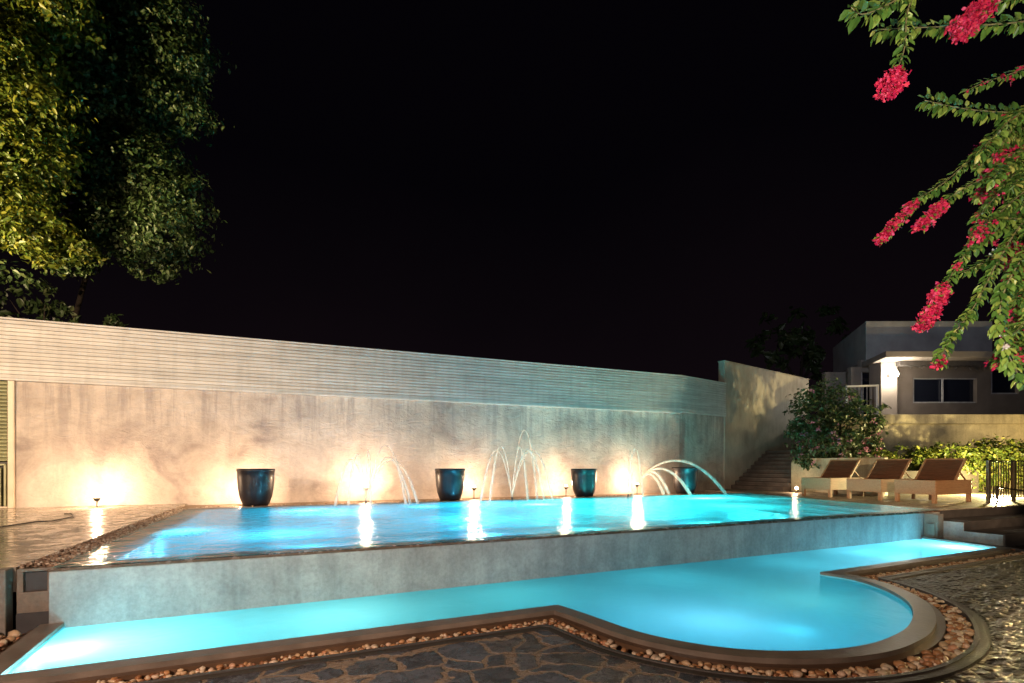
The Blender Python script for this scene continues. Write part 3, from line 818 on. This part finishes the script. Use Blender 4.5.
# ------------------------------------------------------------------ metal railing by the steps
fn = thing('metal_railing', 'open metal railing with thin upright bars on the deck beside the nearest lounger', 'railing', (17.0,7.72,.545))
FX0, FX1, FY_ = 17.0, 19.4, 7.72
for x in (FX0, 18.25, FX1): part(MB().box((x-.035,FY_-.035,.546),(x+.035,FY_+.035,1.68)), 'post', M['metal'], fn, .005)
part(MB().box((FX0,FY_-.02,1.64),(FX1,FY_+.02,1.675)), 'top_rail', M['metal'], fn)
part(MB().box((FX0,FY_-.018,.66),(FX1,FY_+.018,.69)), 'bottom_rail', M['metal'], fn)
for k in range(1, 19):
    x = FX0+k*.125
    if abs(x-18.25) > .05 : part(MB().box((x-.010,FY_-.010,.69),(x+.010,FY_+.010,1.64)), 'bar', M['metal'], fn)
hr = part(MB().tube([(17.1,7.6,.98),(17.5,7.1,.86),(17.9,6.2,.50),(18.1,5.7,.32)], .022, 8).tube([(17.12,7.58,.545),(17.12,7.58,.98)], .02, 8).tube([(18.0,5.95,.18),(18.0,5.95,.42)], .02, 8), 'stair_handrail', M['metal'], None)
tag(hr, 'sloping metal handrail going down the dark stone steps in front of the railing', 'handrail')

# ------------------------------------------------------------------ garden retaining wall and terrace
def Fp(px, d): return D(px, HY, d).xy
rw = thing('garden_wall', 'yellow lit rendered wall with a pale coping behind the hedge and loungers', 'wall', (*Fp(930,22),.5))
a, b = Fp(835,22), Fp(1250,22); a2, b2 = Fp(835,22.4), Fp(1250,22.4)
part(MB().prism([tuple(a),tuple(b),tuple(b2),tuple(a2)], .3, 3.28), 'wall', M['yellow'], rw)
a, b = Fp(833,21.85), Fp(1250,21.85); a2, b2 = Fp(833,22.6), Fp(1250,22.6)
part(MB().prism([tuple(a),tuple(b),tuple(b2),tuple(a2)], 3.283, 3.68), 'coping', M['yellow'], rw, .015)
tag(part(MB().prism([tuple(Fp(810,22.62)),tuple(Fp(1260,22.62)),tuple(Fp(1260,45)),tuple(Fp(760,45))], .3, 3.5), 'terrace', M['deck'], None), kind='structure')

# ------------------------------------------------------------------ house
hs = thing('house', 'flat roofed white house with dark wide windows on the terrace above the loungers', 'house', (*Fp(930,27),3.5))
def hp(px, py, d): return D(px, py, d)
def wallquad(px0, px1, py0, py1, d, th=.25):   # upright slab facing the camera axis
    a, b, a2, b2 = Fp(px0,d), Fp(px1,d), Fp(px0,d).copy(), Fp(px1,d).copy()
    k = Vector((SN,CS))*th
    z1 = EYE+(HY-py0)*d/F; z0 = EYE+(HY-py1)*d/F
    return [tuple(a),tuple(b),tuple(b+k),tuple(a+k)], z0, z1
def slab(mb, *a, **k):
    p, z0, z1 = wallquad(*a, **k); return mb.prism(p, z0, z1)
# facade made of piers and panels round the openings
mb = MB()
slab(mb, 881,897.5,359,423,26.6,.9)                                     # corner pillar
part(mb, 'pillar', M['housewall'], hs, .02)
mb = MB()
slab(mb, 898,913,366,423,27.4); slab(mb, 913,977,366,378,27.4); slab(mb, 913,977,403,423,27.4)
slab(mb, 977,991,366,423,27.4); slab(mb, 991,1019,366,369,27.4); slab(mb, 991,1019,394,423,27.4); slab(mb, 1019,1130,366,423,27.4)
part(mb, 'wall', M['shadewall'], hs)
for x0, x1, y0, y1, fr in ((913,977,378,403,(943,)), (991,1019,369,394,())):
    w_ = part(slab(MB(), x0,x1,y0,y1,27.62,.05), 'window', M['glass'], hs)
    mb = MB(); slab(mb,x0,x1,y0,y0+1.2,27.5,.08); slab(mb,x0,x1,y1-1.2,y1,27.5,.08)
    slab(mb,x0,x0+1.2,y0+1.2,y1-1.2,27.5,.08); slab(mb,x1-1.2,x1,y0+1.2,y1-1.2,27.5,.08)
    for f in fr: slab(mb,f-.6,f+.6,y0+1.2,y1-1.2,27.5,.08)
    part(mb, 'frame', M['frame'], w_)
# left, recessed side with a glazed door
mb = MB(); slab(mb,851,861,367,425,28.2,.3); slab(mb,861,875,360,372,28.2,.3); slab(mb,875,881,360,425,28.2,.3); slab(mb,825,851,372,425,29.5,.3)
part(mb, 'side_wall', M['housewall'], hs)
dr = part(slab(MB(),861,875,372,425,28.4,.06), 'door', M['glass'], hs)
mb = MB(); slab(mb,861,862.3,372,425,28.3,.06); slab(mb,873.7,875,372,425,28.3,.06); part(mb, 'door_frame', M['frame'], dr)
# roof slab with eave, parapet box above
e0 = Vector(Fp(886,25.4)); e1 = Vector(Fp(1140,25.4)); el = e0 + Vector((.60,.80))*12.5
z0, z1 = EYE+(HY-357)*25.4/F, EYE+(HY-351)*25.4/F
part(MB().prism([tuple(e0),tuple(e1),tuple(e1+Vector((SN,CS))*14),tuple(el+Vector((3,3)))  ,tuple(el)], z0, z1), 'roof', M['housewall'], hs, .02)
e0 = Vector(Fp(866,28)); e1 = Vector(Fp(992.5,28)); el = e0 + Vector((.705,.787))*6.4
part(MB().prism([tuple(e0),tuple(e1),tuple(e1+Vector((.3,.95))*9),tuple(el+Vector((.95,-.3))*3),tuple(el)], z1+.003, EYE+144*28/F), 'parapet', M['parapet'], hs, .02)
# dark slab and rough fringe put in as the shade under the eave
mb = MB()
for k in range(60):
    px = random.uniform(905,1018); c = hp(px, 366+random.uniform(-1,1.5), 26.4); mb.bar(c, c+Vector((random.uniform(-.2,.2),random.uniform(-.1,.1),-random.uniform(.05,.14))), .05, .02)
slab(mb, 900,1020,357.5,365.5,26.3,.3)
part(mb, 'eave_shade', M['dark'], hs)
# terrace handrail
hrl = thing('terrace_railing', 'pale square framed handrail on the terrace left of the house pillar', 'railing', (*Fp(862,24.5),3.68))
p = lambda px, py: D(px, py, 24.5)
mb = MB().bar(p(847,416),p(847,386.5),.07,.07).bar(p(846,386.5),p(878.5,385.5),.08,.08).bar(p(877.5,416),p(877.5,386),.08,.08)
part(mb, 'frame', M['white'], hrl)
for px in (851,855,859,863,867,871,875): part(MB().bar(p(px,416),p(px,387),.015,.015), 'bar', M['frame'], hrl)
hl = hp(895,374,26.1)
t = thing('wall_lantern', 'bright star like lamp fixed to the corner pillar of the house', 'wall lamp', tuple(hl))
k = Vector((SN,CS,0))
part(MB().bar(hl+k*.10, hl+k*.50, .10,.12), 'bracket', M['frame'], t)
part(MB().lathe([(0,-.16),(.11,-.12),(.16,0),(.11,.12),(0,.16)], tuple(hl), 20), 'globe', M['houselens'], t)
lamp('house_light', (1,.84,.60), 42, tuple(hl-k*.8), .12, t)

# ------------------------------------------------------------------ foliage
LEAF = np.array([[0,0,0],[.32,.30,.05],[.75,.24,.03],[1.1,0,-.10],[.75,-.24,.03],[.32,-.30,.05],[.5,0,-.03]])
LF = [(0,6,1),(1,6,2),(2,6,3),(0,5,6),(5,4,6),(4,3,6)]
LFQ = [(0,6,3,2,1),(0,5,4,3,6)]
def rotmats(n, nrm, spread):
    """leaf frames: x along the leaf, z = face normal, biased to nrm"""
    z = nrm + spread*rng.standard_normal((n,3)); z /= np.linalg.norm(z,axis=1,keepdims=True)
    x = rng.standard_normal((n,3)) + np.array([0,0,-.5]); x -= (x*z).sum(1,keepdims=True)*z; x /= np.linalg.norm(x,axis=1,keepdims=True)
    return np.stack([x, np.cross(z,x), z], axis=2)
def leaf_mesh(name, pts, R, size, mat, parent=None, shape=LEAF, faces=LFQ):
    n = len(pts); V = (shape[None]*size[:,None,None]) @ R.transpose(0,2,1) + pts[:,None,:]
    if parent is not None: V = V - np.array(wl(parent))
    k = len(shape); fs = [tuple(i*k+j for j in f) for i in range(n) for f in faces]
    me = bpy.data.meshes.new(name); me.from_pydata(V.reshape(-1,3).tolist(), [], fs); me.materials.append(mat); me.update()
    o = bpy.data.objects.new(name, me); COL.objects.link(o)
    if parent is not None: o.parent = parent
    return o
def cloud(blobs, dens, clump=.45, shell=.55):
    """leaf positions in clumps spread through ellipsoids; returns points and outward normals"""
    Ps, Ns = [], []
    for c, r in blobs:
        c = np.array(c); r = np.array(r); vol = r.prod()**(2/3)
        nc = max(4, int(vol*dens/22)); 
        d = rng.standard_normal((nc,3)); d /= np.linalg.norm(d,axis=1,keepdims=True)
        cc = c + d*r*(shell + (1-shell)*rng.random((nc,1))**.6)*rng.uniform(.72,1.22,(nc,1))
        per = rng.integers(12,34,nc)
        for q, m, dd in zip(cc, per, d):
            o = rng.standard_normal((m,3)); rr = clump*rng.uniform(.5,1.)*min(r.mean(),1.2)*.38
            Ps.append(q + o*rr*np.array([1.15,1.15,.75])); nn = o/np.linalg.norm(o,axis=1,keepdims=True)*.6 + dd*.8 + np.array([0,0,.4]); Ns.append(nn)
    return np.concatenate(Ps), np.concatenate(Ns)
def blob(px, py, rp, d, flat=.9): 
    c = D(px, py, d); r = rp*d/F; return (tuple(c), (r, r*.95, r*flat))
def tree(name, lab, cat, blobs, dens, size, mat, base, trunk=.2, spread=.7, group=None, z0=-.6, ylim=None, limbs=6):
    t = thing(name, lab, cat, (base[0],base[1],z0), 0, group)
    pts, nr = cloud(blobs, dens)
    if ylim is not None:
        k = pts[:,1] > ylim; pts, nr = pts[k], nr[k]
    n = len(pts); sz = size*rng.uniform(.5,1.45,n)
    leaf_mesh('crown', pts, rotmats(n, nr, spread), sz, mat, t)
    cs = [Vector(b[0]) for b in blobs]; top = sum(cs, Vector())/len(cs)
    fork = Vector((base[0],base[1],z0)).lerp(Vector((top.x,top.y,top.z)), .72)
    mb = MB().tube([(base[0],base[1],z0), Vector((base[0],base[1],z0)).lerp(fork,.5)+Vector((.06,.04,0)), fork], [trunk,trunk*.85,trunk*.7], 10)
    for c in cs[:limbs]:
        mb.tube([fork, fork.lerp(c,.5)+Vector((random.uniform(-.2,.2),random.uniform(-.2,.2),.15)), c], [trunk*.5,trunk*.3,trunk*.08], 6)
    part(mb, 'trunk', M['bark'], t)
    return t, pts
tree('leafy_tree', 'broad leaved tree lit bright yellow green above the left end of the wall', 'tree',
     [blob(-30,20,60,14.2), blob(-15,90,60,13.9), blob(25,110,42,13.7), blob(20,60,30,13.7), blob(28,160,40,13.9), blob(0,205,45,13.8), blob(45,235,30,14.2), blob(-30,170,60,13.9), blob(62,12,34,14.2), blob(85,252,14,14.3),blob(15,60,40,13.9)],
     2300, .13, M['leafy'], tuple(Fp(-60,15.5)), .13, ylim=16.15)
tree('dark_tree', 'tall dark rounded tree in the shadow right of the lit yellow tree', 'tree',
     [blob(120,-10,60,16.5), blob(100,60,50,16.4), blob(105,120,46,16.3), blob(70,255,26,16.3), blob(165,40,42,16.5), blob(175,105,34,16.3), blob(125,90,55,16.8), blob(100,170,55,16.6), blob(150,170,38,16.3), blob(165,232,38,16.2), blob(120,225,36,16.4), blob(60,110,60,17), blob(185,65,24,16.3), blob(150,258,24,16.2), blob(175,200,32,16.2), blob(75,200,45,16.8), blob(90,20,60,17)],
     2300, .12, M['leafd'], tuple(Fp(15,18.2)), .10, ylim=16.15)
tree('small_bush', 'low dim bush showing just over the left end of the ribbed siding', 'bush',
     [blob(10,300,40,14.4), blob(45,305,22,14.3), blob(75,312,14,14.3), blob(112,322,8,14.2)], 300, .14, M['leafd'], (-6.6,17.5), .08, ylim=16.1, limbs=3)
tree('distant_tree', 'barely visible black tree far behind the tall wall', 'tree',
     [blob(800,330,34,42), blob(825,350,28,42), blob(775,352,24,42)], 60, .5, M['leafd'], tuple(Fp(800,42)), .3, limbs=3)

# flowering shrub between the stairs and loungers
t, pts = tree('flowering_shrub', 'dark leafy shrub dotted with pink flowers above the farthest sun lounger', 'shrub',
     [blob(812,412,24,19.6), blob(835,404,24,20.2), blob(850,425,28,19.4), blob(815,440,24,19.2), blob(838,450,24,18.9), blob(865,448,18,19.0), blob(800,430,13,19.4), blob(870,415,14,20.2),blob(806,462,11,18.9)],
     1400, .12, M['leafd'], (18.6,12.2), .09, z0=1.3, limbs=9)
def flowers(name, centers, n, r, size, mat, parent):
    P_ = []; N_ = []
    for c in centers:
        o = rng.standard_normal((n,3)); o = np.clip(o,-1.2,1.2); P_.append(np.array(c) + o*r); N_.append(o)
    P_ = np.concatenate(P_); N_ = np.concatenate(N_)
    return leaf_mesh(name, P_, rotmats(len(P_), N_, .5), size*rng.uniform(.7,1.2,len(P_)), mat, parent)
cam_dir = np.array([SN,CS,0])
front = pts[np.argsort(pts@cam_dir)[:len(pts)//3]]
for c_ in front[rng.choice(len(front), 60, replace=False)]:
    flowers('flower_cluster', [c_ - cam_dir*.12], int(rng.integers(5,11)), .045, .085, M['pinkf'], t)

# hedge in front of the yellow wall
t = thing('hedge', 'loose green hedge at the foot of the yellow wall, lit brightest behind the railing', 'hedge', (*Fp(940,19.2),.545))
bl = []
for px in range(862, 1110, 11):
    top = 452 - (px-862)*.10 + random.uniform(-4,4) if px < 1000 else 438+random.uniform(-4,4)
    d = 19.2 + random.uniform(-.3,.3)
    c = D(px, (top+488)/2, d); r = (488-top)/2*d/F
    bl.append((tuple(c), (.55,.5,r)))
pts, nr = cloud(bl, 1500, .55, .5)
pts = pts[pts[:,2] > .56] if False else pts
k = pts[:,2] > .58; pts, nr = pts[k], nr[k]
leaf_mesh('foliage', pts, rotmats(len(pts), nr, .8), .13*rng.uniform(.6,1.3,len(pts)), M['leafh'], t)
mb = MB()
for c, r in bl:
    for k in range(4):
        x, y = c[0]+random.uniform(-.3,.3), c[1]+random.uniform(-.3,.3)
        mb.tube([(x,y,.54),(x+random.uniform(-.1,.1),y+random.uniform(-.1,.1),1.1),(x+random.uniform(-.2,.2),y+random.uniform(-.2,.2),1.9)], [.02,.015,.006], 5)
part(mb, 'stems', M['twig'], t)
t['kind'] = 'stuff' if False else None
del t['kind']
g = thing('garden_spotlight', 'garden lamp glowing low among leaves behind the metal railing', 'garden lamp', (21.2,9.3,.546))
part(MB().tube([(21.2,9.3,.546),(21.2,9.3,.72)], .015, 8), 'stake', M['black'], g)
part(MB().lathe([(0,0),(.05,.0),(.07,.08),(.06,.09)], (21.2,9.3,.70), 18), 'housing', M['black'], g)
part(MB().lathe([(0,.09),(.055,.09),(.04,.12),(0,.13)], (21.2,9.3,.70), 18), 'lens', M['lens'], g)
lamp('garden_light', (1,.80,.36), 1250, (21.2,9.3,.92), .07, g)

# ------------------------------------------------------------------ bougainvillea
bg_ = thing('bougainvillea', 'overhanging bougainvillea with green leaves and crimson flower clusters at the upper right', 'bougainvillea', tuple(D(1150,60,3.6)))
BR = np.array([[0,0,0],[.28,.34,.10],[.62,.36,.16],[1.0,.06,.12],[.62,-.36,.16],[.28,-.34,.10],[.5,0,.0]])
def vine(pxs, d0, d1, leaf=.055, dens=1.0, fl=None, col='bract', r=.006, tipleaf=True, droop=1.0):
    n = len(pxs); ctrl = [D(p[0], p[1], d0+(d1-d0)*i/(n-1)) for i, p in enumerate(pxs)]
    path = catmull(ctrl, 10)
    b = part(MB().tube(path, list(np.linspace(r, r*.35, len(path))), 6), 'branch', M['twig'], bg_)
    P_, R_, S_ = [], [], []; L = 0; rot = random.uniform(0,6)
    for i in range(len(path)-1):
        a, c = path[i], path[i+1]; seg = (c-a).length; t = (c-a).normalized()
        m = max(1, int(seg/(.0070/dens)*1.0 + random.random()))
        for k in range(m):
            q = a.lerp(c, random.random()); rot += 2.4
            ref = Vector((0,0,1)) if abs(t.z) < .9 else Vector((0,1,0))
            u = t.cross(ref).normalized(); v = u.cross(t)
            out = u*math.cos(rot) + v*math.sin(rot)
            x = (out*.9 + t*.45 + Vector((0,0,-.55*droop))).normalized()
            z = (Vector((0,0,.8)) + out*.3 + Vector((-SN,-CS,0))*.5 + Vector((random.gauss(0,.3),random.gauss(0,.3),random.gauss(0,.3))))
            z = (z - x*z.dot(x)).normalized(); y = z.cross(x)
            P_.append(q + out*.012); R_.append(np.array([x,y,z]).T); S_.append(leaf*random.uniform(.55,1.2))
    leaf_mesh('leaves', np.array(P_), np.array(R_), np.array(S_), M['leafb'], b)
    if fl:
        for (u0, u1, rr, nn) in fl:
            C_ = []
            for k in range(nn):
                u = random.uniform(u0,u1)*(len(path)-1); i = min(int(u), len(path)-2)
                C_.append(np.array(path[i].lerp(path[i+1], u-i)) + np.clip(rng.standard_normal(3),-1.35,1.35)*rr*np.array([1,1,.9]) + np.array([0,0,-rr*.3]))
            C_ = np.array(C_); nb = 5
            PP = np.repeat(C_, nb, axis=0) + rng.standard_normal((len(C_)*nb,3))*.005
            NN = rng.standard_normal((len(PP),3)) - .4*cam_dir
            leaf_mesh('flowers', PP, rotmats(len(PP), NN, .3), .025*rng.uniform(.6,1.25,len(PP)), M[col], b, BR, LFQ)
    return b
V = [
 ([(1090,10),(1020,22),(960,26),(905,28),(875,30)], 3.3,3.5, dict(leaf=.062,dens=1.2)),
 ([(1090,-30),(1040,-10),(1000,2),(975,14),(962,26)], 3.0,3.2, dict(leaf=.05,fl=[(.62,1.0,.040,210)])),
 ([(960,-40),(915,-12),(885,6),(862,14),(850,6)], 3.1,3.1, dict(leaf=.085,dens=.9)),
 ([(925,-30),(908,10),(905,45),(898,68),(890,86)], 3.1,3.1, dict(leaf=.058,dens=.8,fl=[(.86,1.0,.036,170)])),
 ([(1100,50),(1050,60),(1010,74),(985,82),(964,92)], 3.7,3.8, dict(leaf=.045,fl=[(.1,.9,.03,14)])),
 ([(1100,115),(1050,112),(1000,112),(960,108),(924,100)], 3.5,3.6, dict(leaf=.062,dens=1.3,fl=[(.2,.5,.03,18)])),
 ([(1090,100),(1030,125),(985,148),(945,182),(915,202),(880,240)], 3.7,3.7, dict(leaf=.048,dens=1.3,fl=[(.80,1.0,.018,170)])),
 ([(1080,140),(1030,160),(985,178),(958,192),(940,206),(920,226)], 3.6,3.6, dict(leaf=.048,dens=1.3,fl=[(.76,1.0,.020,150)])),
 ([(1090,150),(1020,195),(980,235),(956,268),(938,298),(922,325)], 3.6,3.5, dict(leaf=.052,dens=1.4,fl=[(.72,1.0,.028,260),(.58,.6,.012,10)])),
 ([(1090,170),(1030,215),(1000,258),(975,305),(950,340),(937,364)], 3.5,3.4, dict(leaf=.055,dens=1.3,fl=[(.93,1.0,.014,22)])),
 ([(1090,220),(1040,240),(1012,275),(1000,310),(1005,345),(1022,382)], 3.2,3.2, dict(leaf=.065,dens=1.1,fl=[(.75,.8,.012,8)],col='whitef')),
 ([(1100,60),(1060,110),(1030,140),(1000,170),(975,195)], 3.9,3.9, dict(leaf=.055,dens=1.5,fl=[(.6,.9,.05,26)])),
 ([(1100,90),(1060,150),(1025,190),(1000,215),(975,225)], 3.9,3.9, dict(leaf=.055,dens=1.5,fl=[(.5,.7,.02,16)],col='whitef')),
 ([(1100,190),(1050,220),(1015,240),(985,262),(962,272)], 3.8,3.8, dict(leaf=.055,dens=1.5,fl=[(.6,.65,.02,8)],col='whitef')),
]
for pxs, a, b, k in V: vine(pxs, a, b, **k)
for k in range(62):
    x1 = random.uniform(975,1030); y1 = random.uniform(145,360); 
    if x1 < 995 and y1 > 250: x1 += 28
    y0 = y1 - random.uniform(10,90)
    vine([(1110,y0-20),(1070,y0),((1060+x1)/2,(y0+y1)/2-6),(x1+12,y1-8),(x1,y1+6)], 3.7+random.uniform(-.3,.4), 3.6+random.uniform(-.3,.4), leaf=random.uniform(.045,.065), dens=1.3,
         fl=[(.75,1.0,.03,random.choice([0,0,14,26]) or 1)])

# ------------------------------------------------------------------ floods added outside the frame, standing in for unseen garden lamps
def flood(col, e, frm, to, deg, r=.2, blend=.8): lamp('added_flood', col, e, frm, r, None, 'SPOT', look(frm, to), math.radians(deg), blend)
flood((1,.70,.44), 5200, (-9.5,5.0,4.2), (-4.6,16,2.6), 66)
flood((1,.78,.34), 9500, (-12.0,12.5,5.0), (-8.4,16.5,8.6), 50, .15, .5)
flood((1,.74,.60), 1900, (0,-4,5.0), (1.5,16,2.2), 52, .5)  # added fill on the plaster wall and siding
flood((1,.90,.68), 560, (1.2,.2,2.2), (4.2,2.2,3.4), 100, .1)
flood((1,.72,.56), 850, (-3.5,.5,3.0), (.5,5,0), 105, .2)  # added fill on the paving and coping
flood((1,.66,.38), 5000, (6,-3,4.0), (16.1,9.4,.8), 16, .2, .5)  # added to warm the lounger fronts
flood((1,.68,.28), 2200, (21.0,3.4,1.5), (9,2.4,0), 34, .15)
flood((.85,.88,1), 1500, (12,6.5,7.0), (28,18,8.5), 55, .5)  # added cool fill on the house parapet
flood((1,.72,.30), 900, (28.0,6.5,2.2), (25.2,12.9,2.9), 100, .2)

# ------------------------------------------------------------------ world, camera, render settings
w = bpy.data.worlds.new('World'); scene.world = w; w.use_nodes = True
bg = w.node_tree.nodes['Background']; _nt = w.node_tree
_tc = _nt.nodes.new('ShaderNodeTexCoord'); _sx = _nt.nodes.new('ShaderNodeSeparateXYZ'); _nt.links.new(_tc.outputs['Generated'], _sx.inputs[0])
_nz = _nt.nodes.new('ShaderNodeTexNoise'); _nz.inputs['Scale'].default_value = 2.2; _nz.inputs['Detail'].default_value = 4; _nt.links.new(_tc.outputs['Generated'], _nz.inputs['Vector'])
_ad = _nt.nodes.new('ShaderNodeMath'); _ad.operation = 'MULTIPLY_ADD'; _nt.links.new(_nz.outputs['Fac'], _ad.inputs[0]); _ad.inputs[1].default_value = .28; _nt.links.new(_sx.outputs[2], _ad.inputs[2])
_rp = _nt.nodes.new('ShaderNodeValToRGB'); _nt.links.new(_ad.outputs[0], _rp.inputs[0])
_rp.color_ramp.elements[0].position = .10; _rp.color_ramp.elements[0].color = (.0036,.0021,.0029,1)
_rp.color_ramp.elements[1].position = .62; _rp.color_ramp.elements[1].color = (.0007,.0005,.0010,1)
_nt.links.new(_rp.outputs[0], bg.inputs[0]); bg.inputs[1].default_value = 1.0
cam = bpy.data.cameras.new('camera'); co = bpy.data.objects.new('camera', cam); COL.objects.link(co)
co.location = (0,0,EYE); co.rotation_euler = (PI/2, 0, -YAW)
cam.sensor_width = 36; cam.lens = F/1024*36; cam.shift_y = (HY-341.5)/1024; cam.clip_end = 1500; cam.clip_start = .05
scene.camera = co
vs_ = scene.view_settings; scene.display_settings.display_device = 'sRGB'
vs_.view_transform = 'Standard'; vs_.look = 'None'; vs_.exposure = .7; vs_.gamma = 1
cy = scene.cycles; cy.use_denoising = True; cy.max_bounces = 8; cy.transparent_max_bounces = 24
cy.diffuse_bounces = 4; cy.glossy_bounces = 3; cy.sample_clamp_indirect = 6; cy.caustics_reflective = False; cy.caustics_refractive = False
